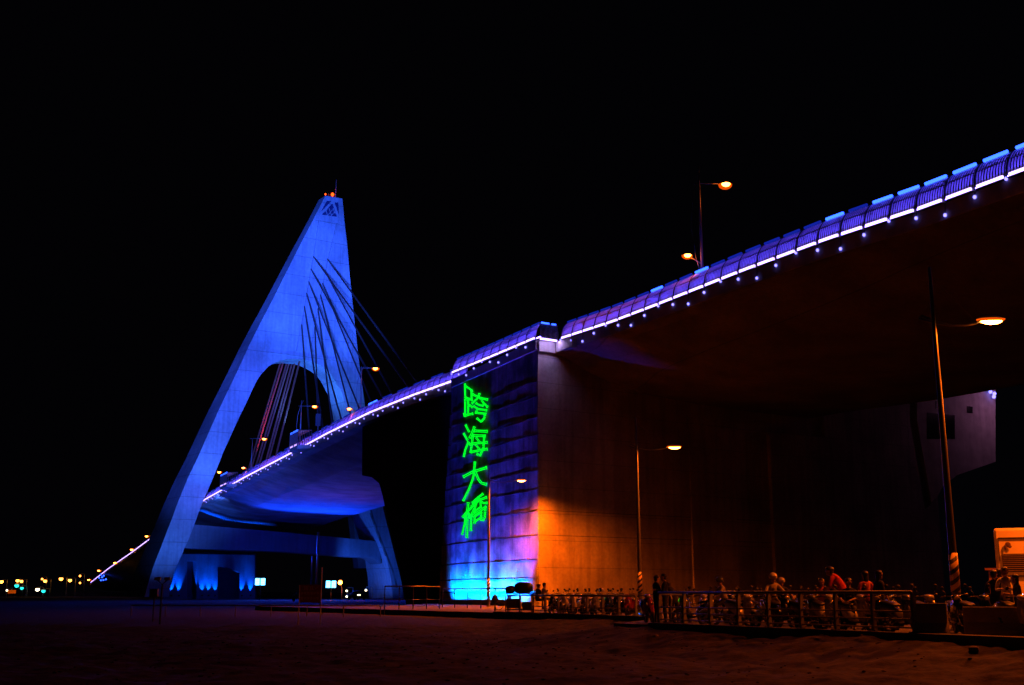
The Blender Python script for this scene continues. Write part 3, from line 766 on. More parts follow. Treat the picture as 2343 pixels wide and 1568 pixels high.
for x, y, lab, r in ((38.3,1340,'larger left cyan green signal of the pair',1.15),(50,1346,'smaller right cyan green signal of the pair',.9),(99.4,1352.4,'single cyan green signal low at left',1.05)):
    far_lamp(x, y, lab, e_tgreen, r, 430, name='traffic_light', cat='traffic light', grp='green traffic lights far at left')
c = at(27, 1354, 430); t_ = thing('lit_sign', 'low orange lit hoarding at far left', 'sign', (c.x, c.y, 0))
q = MB(); q.box((0,0,c.z), 2.9, .3, 1.2); q.build('board', e_orange, t_); q = MB(); [q.tube([(k,.2,-.3),(k,.2,c.z)], .1, 6) for k in (-1.2,1.2)]; q.build('post', m_steel, t_)
# far low shore mass
q = MB(); a = at(-200, 1362, 520); q.box((-150, 560, .6), 420, 30, 1.9); tag(q.build('sea_wall', m_kerb), 'long low dark sea wall under the distant lights at left', 'wall')
# sodium lamp under the bridge
c = at(778, 1333, 235); t_ = thing('wall_lamp', 'orange lamp on a short post right of the twin floodlight board', 'lamp', (c.x, c.y, 0))
q = MB(); q.ell((0,0,c.z), .42, .42, .42, 12, 8); q.build('lens', e_sod, t_, True)
q = MB(); q.tube([(.35,.3,-.3), (.35,.3,c.z-1.2), (.1,.1,c.z-.3)], .09, 6); q.build('post', m_pole, t_)
light('lamp_light', 'POINT', (0, -.7, c.z), 900, ORANGE, t_, shadow_soft_size=.3)
for x, lab in ((725, 'dark utility pole left of the orange lamp under the bridge'), (713, 'thinner dark post beside the utility pole')):
    c = at(x, 1300, 250); q = MB(); q.tube([(c.x, c.y, -.3), (c.x, c.y, 14 if x == 725 else 9)], .25 if x == 725 else .15, 8); tag(q.build('utility_pole', m_pole), lab, 'pole')
# cars far under the bridge
def far_car(x, y, Y, lab, em, dx):
    c = at(x, y, Y); t_ = thing('parked_car', lab, 'car', (c.x, c.y, 0))
    q = MB(); q.loft([(-2.1,.62,.78,.22),(-1.9,.68,.85,.34),(-.6,.72,.88,.38),(1.2,.72,.88,.36),(2.0,.66,.82,.28),(2.15,.6,.74,.2)]); q.build('body', m_dark, t_, True)
    q = MB(); q.loft([(-1.7,.98,.6,.1),(-1.1,1.2,.66,.26),(.1,1.24,.68,.28),(1.0,1.0,.62,.1)]); q.build('cabin', m_win, t_, True)
    for wx in (-.78,.78):
        for wy in (-1.3, 1.3):
            q = MB(); q.tube([(wx-.09,wy,.32),(wx+.09,wy,.32)], .32, 14); q.build('wheel', m_black, t_)
    q = MB(); q.box((dx, -2.15, .8), .45, .12, .16); q.build('lamp', em, t_); t_.rotation_euler.z = .5
far_car(692, 1372, 150, 'dark parked car with one red tail light behind the red sign', e_redd, .5)
far_car(815, 1371, 190, 'dark parked car with faint warm lamp beneath the pylon leg', e_white, -.4)

# ------------------------------------------------------------------ railings
def railing(a, b, nposts, label, h=1.1, rails=(.98,.42,.18), r=.028, pw=.07, group=None, name='railing', mt=m_rail, flare=True, z0=.08, cat='railing'):
    a, b = Vector(a), Vector(b); v = b-a; L_ = v.length; d_ = v.normalized(); nn = Vector((-d_.y, d_.x, 0))
    t_ = thing(name, label, cat, tuple(a), 0, group)
    q = MB(); q.tube([(0,0,h), v+Vector((0,0,h))], r*1.35, 8); q.build('top_rail', mt, t_, True)
    for z in rails:
        q = MB(); q.tube([(0,0,z), v+Vector((0,0,z))], r*.75, 6); q.build('rail', mt, t_, True)
    for i in range(nposts):
        p = v*(i/(nposts-1)); q = MB()
        if flare:
            q.prism([p-nn*.05-d_*.02+Vector((0,0,z0)), p+nn*.10-d_*.02+Vector((0,0,z0)), p+nn*.035-d_*.02+Vector((0,0,h*.55)), p+nn*.09-d_*.02+Vector((0,0,h*.86)), p+nn*.02-d_*.02+Vector((0,0,h)), p-nn*.03-d_*.02+Vector((0,0,h)), p-nn*.05-d_*.02+Vector((0,0,h*.5))], d_*pw)
            q.box(p+Vector((0,0,z0+.01)), .22, .20, .03)
        else: q.tube([p+Vector((0,0,-.4)), p+Vector((0,0,h))], pw*.5, 6)
        q.build('post', mt, t_)
    return t_
Z8 = Vector((0,0,0))
railing(NA-FD*.0, NB, 9, 'nearer grey railing with flared posts in front of the scooters', 1.12, (.62,.42,.20), .035, .085, 'flared post railings along the kerb')
ga = NA+FN*.1; 
railing(NA+FN*1.2-FD*.25, NA-FD*.02+FN*.02, 3, 'short return piece closing the left end of the nearer railing', 1.05, (.62,.42,.20), .03, .08)
railing(FA+FD*1.1, FB, 10, 'farther grey railing ending at the middle street lamp', .98, (.40,.20), .035, .075, 'flared post railings along the kerb')
wr = at(1012, 1400, 92); we = at(1167, 1400, 80)
railing((wr.x, wr.y, 0), (we.x, we.y, 0), 6, 'thin dark railing silhouetted against the glowing wall foot', 1.42, (.55,), .038, .09, None, 'railing', m_dark, False)
lr, le = at(300, 1400, 74), at(870, 1400, 71)
railing((lr.x, lr.y, -.35), (le.x, le.y, -.35), 8, 'long low guard rail crossing the dark ground at left', .70, (), .03, .07, None, 'guard_rail', m_rail, False, cat='guard rail')
a, b_ = at(879, 1400, 78), at(1005, 1400, 84)
railing((a.x, a.y, -.2), (b_.x, b_.y, -.2), 5, 'tall blue tinged pipe fence right of the pylon foot', 1.75, (.85,), .035, .08, None, 'pipe_fence', m_dark, False, cat='fence')
# chain from thin railing to the far railing corner
a = Vector((we.x, we.y, 1.3)); a = at(1100, 1348, 86); b_ = FA+FD*1.1+Vector((0,0,.95))
q = MB(); q.tube([a.lerp(b_, i/10)-Vector((0,0,math.sin(math.pi*i/10)*.22)) for i in range(11)], .02, 5)
tag(q.build('rope', m_dark), 'sagging rope strung from the thin railing to the farther railing corner', 'rope')

# ------------------------------------------------------------------ concrete barriers
def jersey(p0, p1, label, h=.95):
    p0, p1 = Vector(p0), Vector(p1); v = p1-p0; d_ = v.normalized(); nn = Vector((-d_.y, d_.x, 0))
    pr = [(-.30,0),(-.30,.12),(-.14,.34),(-.09,h),(.09,h),(.14,.34),(.30,.12),(.30,0)]
    q = MB(); q.prism([p0+nn*a+Vector((0,0,b)) for a, b in pr], v)
    o = q.build('concrete_barrier', m_barr, bevel=.02); tag(o, label, 'barrier', 'concrete barriers right of the railing'); return o
a, b_ = at(2094, 1450, 31.0), at(2170, 1450, 30.6)
jersey((a.x, a.y, 0), (b_.x, b_.y, 0), 'short concrete barrier left of the striped street lamp foot', .84)
a, b_ = at(2206, 1450, 31.5), at(2480, 1450, 30.5)
jersey((a.x, a.y, 0), (b_.x, b_.y, 0), 'long concrete barrier right of the striped street lamp foot', .74)

# ------------------------------------------------------------------ truck
c = at(2288, 1400, 46)
tk = thing('box_truck', 'pale box truck lit orange with dark louvred grille at the right edge', 'truck', (c.x, 46, 0), -.44)
m_tk = mat('pale_truck_paint', (.62,.55,.44), .45, 0, .08, 1.5)
hT = (at(2288, 1209, 46).z)
q = MB(); q.box((1.55, 1.5, .55+(hT-.55)/2), 3.1, 3.0, hT-.55); q.build('box_body', m_tk, tk, bevel=.10)
q = MB(); q.obox((.16,-.04,hT-.42), (2.8,0,0), (0,.05,0), (0,0,.05)); q.obox((.06,-.05,1.72), (2.98,0,0), (0,.06,0), (0,0,.07)); q.obox((.14,-.04,hT-1.3),(.03,0,0),(0,.05,0),(0,0,.9)); q.build('trim_line', m_dark, tk)
q = MB(); q.obox((.24,-.03,1.92), (1.3,0,0), (0,.04,0), (0,0,.70)); q.build('grille', m_black, tk)
q = MB()
for i in range(9): q.obox((.25,-.06,1.95+i*.075), (1.28,0,0), (0,.05,.02), (0,0,.02))
q.build('louvre', mat('louvre_metal', (.12,.09,.06), .5), tk)
q = MB(); q.ell((.50,-.06,2.98), .11, .02, .10, 10, 6); q.ell((.56,-.06,2.90), .08, .02, .06, 8, 5); q.ell((.40,-.06,2.88), .05, .02, .10, 8, 5); q.build('emblem', mat('brown_emblem', (.08,.04,.03), .6), tk)
q = MB(); q.box((-.16, .5, 1.2), .30, .8, 1.6); q.box((-.2,.5,2.03), .46, 1.0, .08); q.build('side_locker', mat('brown_locker', (.20,.09,.05), .6), tk)
for x in (.5, 2.6):
    q = MB(); q.tube([(x-.13,.3,.42),(x+.13,.3,.42)], .42, 18); q.build('wheel', m_black, tk)

# ------------------------------------------------------------------ red notice board and pole lights at left
c = at(708, 1400, 62); t_ = thing('notice_board', 'dark red notice board with rows of faded pale writing on two posts', 'sign', (c.x, 62, -.35))
z1_, z0_ = at(708, 1338, 62).z+.35, at(708, 1379, 62).z+.35; hw = .54
q = MB(); [q.tube([(k,0,-.2),(k,0,z1_+(.9 if k > 0 else 0))], .035, 6) for k in (-hw-.04, hw+.04)]; q.build('post', m_steel, t_)
q = MB(); q.box((0,-.03,(z1_+z0_)/2), hw*2, .03, z1_-z0_); q.build('board', mat('red_board', (.12,.008,.010), .6), t_)
m_fwp = mat('faded_white_paint', (.30,.22,.22), .7); rs = random.Random(5); H_ = z1_-z0_
def glyph(cx, cz, w):
    q = MB()
    for k in range(3): q.box((cx+rs.uniform(-.01,.01), -.05, cz+(k-1)*w*.34), w*rs.uniform(.7,1), .006, w*.13)
    for k in range(2): q.box((cx+(k-.5)*w*.5, -.056, cz), w*.13, .006, w*rs.uniform(.7,1))
    q.build('character', m_fwp, t_)
for cx in (-.24, .07): glyph(cx, z1_-.17, .22)
q = MB(); q.box((.33,-.05,z1_-.17), .16, .006, .03, Matrix.Rotation(-.7, 3, 'Y')); q.build('character', m_fwp, t_)
for r_ in (1, 2):
    for k in range(6): glyph(-.42+k*.165, z1_-.17-r_*.27, .13)
c = at(367, 1400, 62); t_ = thing('twin_head_lamp', 'unlit twin head lamp post before the left pylon foot', 'lamp', (c.x, 62, -.35))
zz = at(367, 1325, 62).z+.35; q = MB(); q.tube([(0,0,-.2),(0,0,zz-.25)], .05, 8); q.tube([(-.26,0,zz-.05),(0,0,zz-.28),(.26,0,zz-.05)], .03, 6); q.build('post', m_dark, t_)
for sx in (-1, 1): q = MB(); q.box((sx*.26,0,zz+.02), .32, .2, .16); q.build('lamp_head', m_steel, t_, bevel=.02)
c = at(350, 1400, 63); q = MB(); q.box((c.x, 63, at(350,1357,63).z), .42, .3, .42); q.tube([(c.x,63.05,-.4),(c.x,63.05,1.0)], .04, 6)
tag(q.build('control_box', m_dark, bevel=.02), 'dark control box left of the unlit twin head lamp post', 'box')

# ------------------------------------------------------------------ scooters
m_seat = mat('black_vinyl', (.02,.02,.022), .45); m_tyre = mat('tyre_rubber', (.02,.02,.02), .8)
m_chrome = mat('chrome', (.6,.6,.6), .12, 1, .03); m_lens = mat('clear_lens', (.55,.55,.55), .08, .2, .03, 3, 0, 1)
m_tail = mat('red_lens', (.35,.01,.01), .15, 0, .05, 3, 0, 1); m_plate = mat('white_plate', (.6,.6,.58), .5)
paints = [mat('scooter_paint_%s' % n, c, .22, .15, .04, 4, 0, 1) for n, c in (('silver', (.45,.44,.42)), ('black', (.02,.02,.022)), ('white', (.7,.68,.64)), ('blue', (.03,.06,.22)), ('red', (.35,.03,.02)), ('grey', (.14,.14,.15)))]
def wheel_part(y, par):
    q = MB(); pts = [(0, y+.235*math.cos(a), .285-.03+.235*math.sin(a)) for a in [2*math.pi*k/20 for k in range(20)]]
    q.tube(pts, .05, 8, closed=True); w = q.build('wheel', m_tyre, par, True)
    q = MB(); q.tube([(-.05,y,.255),(.05,y,.255)], .05, 10)
    for k in range(5):
        a = 2*math.pi*k/5; q.tube([(0,y,.255),(0,y+.19*math.cos(a),.255+.19*math.sin(a))], .016, 5)
    q.build('rim', m_chrome, w)
def make_scooter(p, label):
    t_ = thing('motor_scooter', label, 'scooter', (0,0,0), 0, 'parked scooters behind the railings')
    wheel_part(.62, t_); wheel_part(-.60, t_)
    q = MB(); q.loft([(-.92,.80,.05,.05),(-.84,.76,.11,.09),(-.62,.68,.17,.14),(-.35,.60,.19,.17),(-.12,.48,.18,.18),(.0,.38,.16,.11)]); q.build('rear_body', p, t_, True)
    q = MB(); q.loft([(-.80,.845,.06,.02),(-.70,.87,.12,.035),(-.45,.84,.15,.05),(-.22,.79,.14,.045),(-.08,.76,.09,.03)]); q.build('seat', m_seat, t_, True)
    q = MB(); q.loft([(-.05,.30,.15,.04),(.15,.27,.17,.03),(.36,.30,.16,.04)]); q.build('floorboard', m_seat, t_, True)
    q = MB(); sec = []
    for z, y, hw in ((.28,.36,.14),(.45,.44,.22),(.62,.47,.23),(.80,.44,.19),(.93,.38,.13)): sec.append((z, y, hw))
    vs = []; 
    for z, y, hw in sec: vs += [(-hw, y-.10, z), (-hw*.55, y+.03, z), (0, y+.08, z), (hw*.55, y+.03, z), (hw, y-.10, z), (hw*.5, y-.03, z), (0, y+.0, z), (-hw*.5, y-.03, z)]
    q.add(vs, [(i*8+k, i*8+(k+1) % 8, (i+1)*8+(k+1) % 8, (i+1)*8+k) for i in range(4) for k in range(8)]+[tuple(range(8)), tuple(range(32,40))]); q.build('front_shield', p, t_, True)
    q = MB(); q.loft([(.36,.50,.06,.04),(.52,.545,.075,.05),(.70,.53,.07,.04),(.86,.42,.055,.03)]); q.build('front_fender', p, t_, True)
    q = MB(); q.tube([(-.06,.60,.26),(-.07,.50,.50),(0,.44,.60)], .025, 6); q.tube([(.06,.60,.26),(.07,.50,.50),(0,.44,.60)], .025, 6); q.build('fork', m_chrome, t_, True)
    q = MB(); q.loft([(.20,1.00,.08,.04),(.30,1.01,.13,.07),(.42,.98,.12,.075),(.48,.96,.07,.05)]); q.build('handlebar_cowl', p, t_, True)
    q = MB(); q.tube([(-.36,.16,1.03),(-.26,.24,1.04),(0,.30,1.02),(.26,.24,1.04),(.36,.16,1.03)], .017, 6); 
    for s_ in (-1, 1): q.tube([(s_*.36,.16,1.03),(s_*.25,.245,1.04)], .028, 6)
    q.build('handlebar', m_seat, t_, True)
    q = MB(); q.ell((0,.46,.97), .085, .05, .055, 12, 8); q.build('headlight', m_lens, t_, True)
    for s_ in (-1, 1):
        q = MB(); q.ell((s_*.12,.52,.72), .035, .03, .06, 8, 6); q.build('indicator', m_lens, t_, True)
        q = MB(); q.tube([(s_*.22,.26,1.05),(s_*.27,.27,1.16),(s_*.31,.25,1.22)], .008, 5); q.ell((s_*.32,.25,1.27), .065, .018, .048, 12, 6, rot=Matrix.Rotation(s_*.5, 3, 'Y')); q.build('mirror', m_seat, t_, True)
    q = MB(); q.ell((0,-.93,.76), .08, .03, .045, 10, 6); q.build('tail_light', m_tail, t_, True)
    q = MB(); q.box((0,-.93,.58), .20, .01, .12, Matrix.Rotation(-.3, 3, 'X')); q.build('number_plate', m_plate, t_)
    q = MB(); q.loft([(-.88,.46,.05,.02),(-.70,.53,.06,.03),(-.50,.50,.06,.03)]); q.build('rear_fender', m_seat, t_, True)
    q = MB(); q.tube([(.13,-.25,.26),(.15,-.55,.29),(.16,-.85,.36)], [.03,.05,.055], 10); q.build('exhaust', m_chrome, t_, True)
    q = MB(); q.box((-.13,-.45,.26), .10, .42, .14); q.box((-.02,-.25,.24), .20, .3, .14); q.build('engine', m_dark, t_, bevel=.02)
    return t_
protos = {}
def scooter(loc, rz, pi, label, lean=.12):
    if pi not in protos: o = make_scooter(paints[pi], label); protos[pi] = o
    else: o = copy_tree(protos[pi]); o['label'] = label
    o.location = loc; o.rotation_euler = (0, lean, rz); return o
def fr(a, t, off): p = a+FD*t+FN*off; return (p.x, p.y, .0)
def along(x, off, A):      # point behind the railing seen at photo column x
    s, p = hitV(x, 1356, A+FN*off, FD); return Vector((p.x, p.y, 0))
R = math.radians
for x, rz, pi, lab in ((1274, 150, 1, 'black scooter nearest the seated couple in the far row'), (1299, 160, 0, 'silver scooter second from left in the far row'), (1322, 140, 2, 'white scooter third from left in the far row'),
        (1345, 155, 5, 'grey scooter left of the pale helmet in the far row'), (1372, 148, 0, 'silver scooter under the pale helmet in the far row'), (1398, 160, 3, 'dark blue scooter right of the pale helmet in the far row'),
        (1422, 142, 1, 'black scooter next to last in the far row'), (1446, 152, 4, 'red scooter touching the middle street lamp')):
    scooter(along(x, 1.5, FB), R(rz), pi, lab)
for x, off, rz, pi, lab in ((1484, 1.6, 185, 4, 'red and pale scooter just right of the middle street lamp'),(1592, 1.4, 95, 1, 'long black scooter seen side on behind the dark standing pair'), (1650, 1.7, 100, 5, 'grey scooter ridden by the person in the dark helmet'),
        (1700, 1.3, 205, 2, 'white scooter with bright front right of the helmeted rider'), (1742, 1.7, 215, 3, 'dark blue scooter between the white one and the pale helmet'), (1788, 1.4, 200, 1, 'black scooter under the person in the pale helmet'),
        (1845, 1.5, 210, 5, 'grey scooter left of the seated person in the orange top'), (1890, 1.4, 195, 0, 'silver scooter in front of the seated person in the orange top'), (1955, 1.2, 208, 2, 'large white scooter with shining front below the red shirt'),
        (2015, 1.5, 160, 1, 'black scooter below the woman looking right'), (2062, 1.2, 200, 5, 'grey scooter at the right end of the nearer railing'), (2118, 2.2, 190, 0, 'silver scooter behind the short concrete barrier'),
        (2190, 2.6, 170, 1, 'black scooter behind the striped lamp foot'), (2236, 2.4, 200, 3, 'dark blue scooter behind the long concrete barrier'), (2328, 2.8, 190, 2, 'white scooter in front of the embracing people')):
    scooter(along(x, off, NA), R(rz), pi, lab)

for k, (x, rz, pi) in enumerate(((1286,170,3),(1311,190,1),(1334,165,0),(1358,185,1),(1385,170,5),(1410,190,0),(1434,175,2))):
    scooter(along(x, 3.6, FB), R(rz), pi, ['dark blue','black','silver','black','grey','silver','white'][k]+' scooter in the far row\'s second line, %s from its left end' % ['first','second','third','fourth','fifth','sixth','seventh'][k])
for k, (x, rz, pi) in enumerate(((1570,160,5),(1615,175,0),(1672,190,1),(1722,165,0),(1765,185,5),(1820,170,1),(1868,195,2),(1918,175,5),(1990,185,0),(2040,170,3))):
    scooter(along(x, 3.7, NA), R(rz), pi, ['grey','silver','black','silver','grey','black','white','grey','silver','dark blue'][k]+' scooter in the nearer row\'s second line, %s from its left end' % ['first','second','third','fourth','fifth','sixth','seventh','eighth','ninth','tenth'][k])

# ------------------------------------------------------------------ people
m_skin = mat('skin', (.42,.24,.16), .55, 0, .06, 8); m_hair = mat('black_hair', (.012,.010,.009), .45)
def cloth(n, c): return mat(n+'_cloth', c, .9, 0, .15, 12)
C_ = {k: cloth(k, c) for k, c in dict(black=(.015,.015,.018), navy=(.02,.025,.05), red=(.45,.02,.015), orange=(.55,.10,.04), white=(.62,.58,.52), pale=(.40,.36,.30), grey=(.12,.12,.13), denim=(.05,.07,.13)).items()}
m_shoe = mat('shoe_leather', (.03,.028,.026), .6)
POSES = {
 'stand': dict(pelvis=(0,0,.93), chest=(0,.01,1.28), neck=(0,.0,1.47), hipx=.09, knee=((-.11,.03,.50),(.12,.02,.50)), ank=((-.12,0,.09),(.14,-.02,.09)), elb=((-.25,-.02,1.14),(.25,-.03,1.14)), wri=((-.24,.12,.93),(.25,.10,.92)), head=(0,.03,1.62)),
 'arms': dict(pelvis=(0,0,.93), chest=(0,.01,1.28), neck=(0,.0,1.47), hipx=.09, knee=((-.11,.03,.50),(.12,.02,.50)), ank=((-.12,0,.09),(.14,-.02,.09)), elb=((-.24,.06,1.13),(.24,.06,1.13)), wri=((-.12,.30,1.18),(.10,.32,1.16)), head=(0,.05,1.61)),
 'bend': dict(pelvis=(0,-.05,.93), chest=(0,.16,1.24), neck=(0,.27,1.40), hipx=.09, knee=((-.11,.06,.50),(.12,.0,.50)), ank=((-.12,0,.09),(.14,-.06,.09)), elb=((-.24,.32,1.10),(.24,.32,1.10)), wri=((-.14,.50,.95),(.14,.50,.95)), head=(0,.37,1.50)),
 'sit': dict(pelvis=(0,-.05,.80), chest=(0,.0,1.13), neck=(0,.02,1.31), hipx=.10, knee=((-.16,.38,.72),(.16,.38,.72)), ank=((-.15,.36,.30),(.15,.36,.30)), elb=((-.24,.10,1.00),(.24,.10,1.00)), wri=((-.16,.32,.92),(.16,.32,.92)), head=(0,.05,1.46)),
 'ride': dict(pelvis=(0,-.28,.90), chest=(0,-.18,1.22), neck=(0,-.14,1.40), hipx=.11, knee=((-.17,.12,.70),(.17,.12,.70)), ank=((-.15,.12,.38),(.15,.12,.38)), elb=((-.30,.02,1.12),(.30,.02,1.12)), wri=((-.33,.15,1.05),(.33,.15,1.05)), head=(0,-.09,1.55)),
 'squat': dict(pelvis=(0,-.05,.62), chest=(0,.02,.94), neck=(0,.05,1.11), hipx=.10, knee=((-.16,.36,.60),(.16,.36,.60)), ank=((-.15,.28,.10),(.15,.28,.10)), elb=((-.24,.15,.85),(.24,.15,.85)), wri=((-.12,.36,.80),(.12,.36,.80)), head=(0,.09,1.25)),
}
def person(loc, rz, pose, shirt, legs, label, hair='short', helmet=None, scale=1.0, sleeve=False, headyaw=0):
    P = POSES[pose]; root = thing('person', label, 'person', loc, rz)
    V = []; E = []; Rr = []; seg = []
    def v(p, r): V.append(Vector(p)); Rr.append(r); return len(V)-1
    def e(a, b, k): E.append((a, b)); seg.append((a, b, k))
    pel = v(P['pelvis'], .135); ab_ = v(Vector(P['pelvis']).lerp(Vector(P['chest']), .55), .125); ch = v(P['chest'], .145); nb = v(Vector(P['chest']).lerp(Vector(P['neck']), .72), .085); nk = v(P['neck'], .052)
    e(pel, ab_, 's'); e(ab_, ch, 's'); e(ch, nb, 's'); e(nb, nk, 'k')
    hd = Vector(P['head']); hb = v(hd+Vector((0,-.0,-.06)), .068); hm = v(hd+Vector((0,.0,.02)), .092); ht = v(hd+Vector((0,-.01,.10)), .070)
    e(nk, hb, 'k'); e(hb, hm, 'k'); e(hm, ht, 'k')
    Ry = Matrix.Rotation(headyaw, 3, 'Z')
    ns = v(hd+Ry@Vector((0,.105,-.005)), .014); e(hm, ns, 'k')
    for s_ in (-1, 1): er = v(hd+Ry@Vector((s_*.095,0,.0)), .016); e(hm, er, 'k')
    chn = v(hd+Ry@Vector((0,.075,-.085)), .030); e(hb, chn, 'k')
    for i, s_ in enumerate((-1, 1)):
        sh = v(Vector(P['neck'])+Vector((s_*.175,-.01,-.09)), .062); el = v(P['elb'][i], .043); wr_ = v(P['wri'][i], .027)
        e(nb, sh, 's'); e(sh, el, 's'); e(el, wr_, 's' if sleeve else 'k')
        dirv = (Vector(P['wri'][i])-Vector(P['elb'][i])).normalized(); side = Vector((0,0,1)).cross(dirv).normalized() if abs(dirv.z) < .95 else Vector((0,1,0))
        pm = v(Vector(P['wri'][i])+dirv*.055, .030); e(wr_, pm, 'k')
        for j in range(4):
            o1 = side*((j-1.5)*.019)
            a1 = v(V[pm]+dirv*.040+o1, .0095); ln = (.030,.036,.034,.026)[j]
            a2 = v(V[a1]+dirv*ln+Vector((0,0,-.010)), .0085); a3 = v(V[a2]+dirv*ln*.5+Vector((0,0,-.022)), .0075)
            e(pm, a1, 'k'); e(a1, a2, 'k'); e(a2, a3, 'k')
        th1 = v(V[wr_]+dirv*.030+side*(-s_*.030), .012); th2 = v(V[th1]+dirv*.035+side*(-s_*.012), .010); e(wr_, th1, 'k'); e(th1, th2, 'k')
        hp = v(Vector(P['pelvis'])+Vector((s_*P['hipx'],0,-.05)), .095); kn = v(P['knee'][i], .060); an = v(P['ank'][i], .042)
        e(pel, hp, 't'); e(hp, kn, 't'); e(kn, an, 't')
        hl = v(Vector(P['ank'][i])+Vector((0,-.03,-.045)), .035); to = v(Vector(P['ank'][i])+Vector((s_*.02,.15,-.055)), .032); e(an, to, 'f')
    me = bpy.data.meshes.new('body'); me.from_pydata([tuple(p) for p in V], E, []); 
    ob = bpy.data.objects.new('body', me); COL.objects.link(ob)
    sk_ = ob.modifiers.new('skin', 'SKIN'); sk_.use_smooth_shade = True
    for i, r in enumerate(Rr): me.skin_vertices[0].data[i].radius = (r, r)
    me.skin_vertices[0].data[pel].use_root = True
    sb = ob.modifiers.new('sub', 'SUBSURF'); sb.levels = 1; sb.render_levels = 1
    dg = bpy.context.evaluated_depsgraph_get(); nm = bpy.data.meshes.new_from_object(ob.evaluated_get(dg)); bpy.data.objects.remove(ob)
    nm.materials.clear()
    for m_ in (m_skin, C_[shirt], C_[legs], m_shoe): nm.materials.append(m_)
    # widen the torso
    idx = {'k':0, 's':1, 't':2, 'f':3}
    for p in nm.polygons:
        c = p.center; best = 9; bk = 'k'
        for a, b, k in seg:
            A, B = V[a], V[b]; ab2 = B-A; t = max(0, min(1, (c-A).dot(ab2)/max(1e-9, ab2.length_squared))); d = (c-(A+ab2*t)).length-(Rr[a]*(1-t)+Rr[b]*t)
            if d < best: best = d; bk = k
        p.material_index = idx[bk]; p.use_smooth = True
    if abs(scale-1) > .001:
        pass
    bo = bpy.data.objects.new('body', nm); COL.objects.link(bo); bo.parent = root
    if helmet:
        q = MB(); hr = .135; q.ell(hd+Vector((0,-.01,.045)), hr, hr*1.1, hr, 16, 9, z0=-.45); q.cur = 0
        q.ell(hd+Ry@Vector((0,.125,.06)), .10, .07, .018, 12, 4)
        q.build('helmet', helmet, root, True)
    else:
        q = MB(); q.ell(hd+Ry@Vector((0,-.025,.045)), .100, .110, .092, 14, 8, z0=-.25)
        q.ell(hd+Ry@Vector((0,-.06,.0)), .09, .06, .10, 12, 7)
        if hair == 'long': q.ell(hd+Vector((0,-.075,-.10)), .085, .045, .20, 12, 7)
        if hair == 'bun': q.ell(hd+Vector((0,-.13,.06)), .045, .045, .045, 8, 6)
        q.build('hair', m_hair, root, True)
    q = MB()
    for s_ in (-1, 1): q.ell(hd+Ry@Vector((s_*.034,.083,.02)), .012, .008, .007, 6, 4)
    q.build('eyes', m_black, root)
    root.scale = (scale,)*3
    return root
helm_w = mat('white_helmet_shell', (.72,.70,.64), .2, 0, .03, 3, 0, 1); helm_d = mat('dark_blue_helmet_shell', (.06,.07,.14), .2, 0, .03, 3, 0, 1); helm_s = mat('pale_helmet_shell', (.45,.42,.40), .25, 0, .03, 3, 0, 1)
def pp(x, off, A=NA, z=0): p = along(x, off, A); p.z = z; return p
person(pp(1231, 1.0, FB, -.0), R(-60), 'sit', 'black', 'black', 'person with tied hair sitting left in the couple at the far railing', 'bun')
person(pp(1244, 1.2, FB, .06), R(-70), 'sit', 'pale', 'denim', 'person in pale shirt sitting right in the couple at the far railing')
person(pp(1501, .95), R(-70), 'arms', 'black', 'black', 'person in black facing right left of the dark standing pair')
person(pp(1521, 1.0), R(80), 'arms', 'black', 'navy', 'taller person in black facing left in the dark standing pair', sleeve=True, scale=1.03)
person(pp(1541, 1.6), R(30), 'bend', 'navy', 'black', 'stooping person right of the dark standing pair', 'long', scale=.93)
person(pp(1641, 1.7), R(100), 'ride', 'pale', 'black', 'rider in dark helmet facing left on the grey scooter', helmet=helm_d, scale=.97)
person(pp(1772, 1.55), R(185), 'ride', 'pale', 'grey', 'person in pale top and white helmet on the black scooter', helmet=helm_w, scale=1.02)
person(pp(1789, 2.3), R(175), 'ride', 'black', 'black', 'person in white rimmed helmet right behind the white helmet', helmet=helm_s, scale=.94)
person(pp(1881, 1.9), R(170), 'ride', 'orange', 'black', 'person in orange top sitting and looking at the camera', scale=.93)
person(pp(1904, 2.3), R(190), 'sit', 'black', 'black', 'small dark figure between the orange top and the red shirt', 'short', scale=.93)
person(pp(1931, 2.4), R(60), 'bend', 'red', 'black', 'tall person in red shirt leaning left above the white scooter', scale=1.18)
person(pp(1943, 1.4), R(150), 'squat', 'black', 'black', 'small dark haired child in front of the red shirt', scale=1.12)
person(pp(1981, 1.9), R(15), 'stand', 'orange', 'navy', 'person in orange shirt seen from behind', 'long')
person(pp(2012, 1.5), R(-75), 'stand', 'black', 'black', 'person with dark hair in black looking right', 'long')
person(pp(2276, 3.2), R(-40), 'stand', 'black', 'black', 'person in black left of the embracing pair by the truck', scale=.99)
person(pp(2288, 3.6), R(-60), 'arms', 'black', 'denim', 'person half hidden behind the man in the white shirt', 'short', scale=1.02)
person(pp(2302, 3.2), R(150), 'arms', 'white', 'denim', 'person in white shirt and dark vest by the truck', 'short', scale=1.04, sleeve=True)
person(pp(2327, 2.9), R(60), 'arms', 'navy', 'denim', 'shorter long haired person right of the white shirt', 'long', scale=.92)
pH = pp(1376, 1.6, FB); hq = MB(); hq.ell((pH.x, pH.y, 1.22), .15, .17, .14, 14, 8, z0=-.5); tag(hq.build('helmet', helm_w, smooth=True), 'pale helmet left on a scooter in the far row', 'helmet')

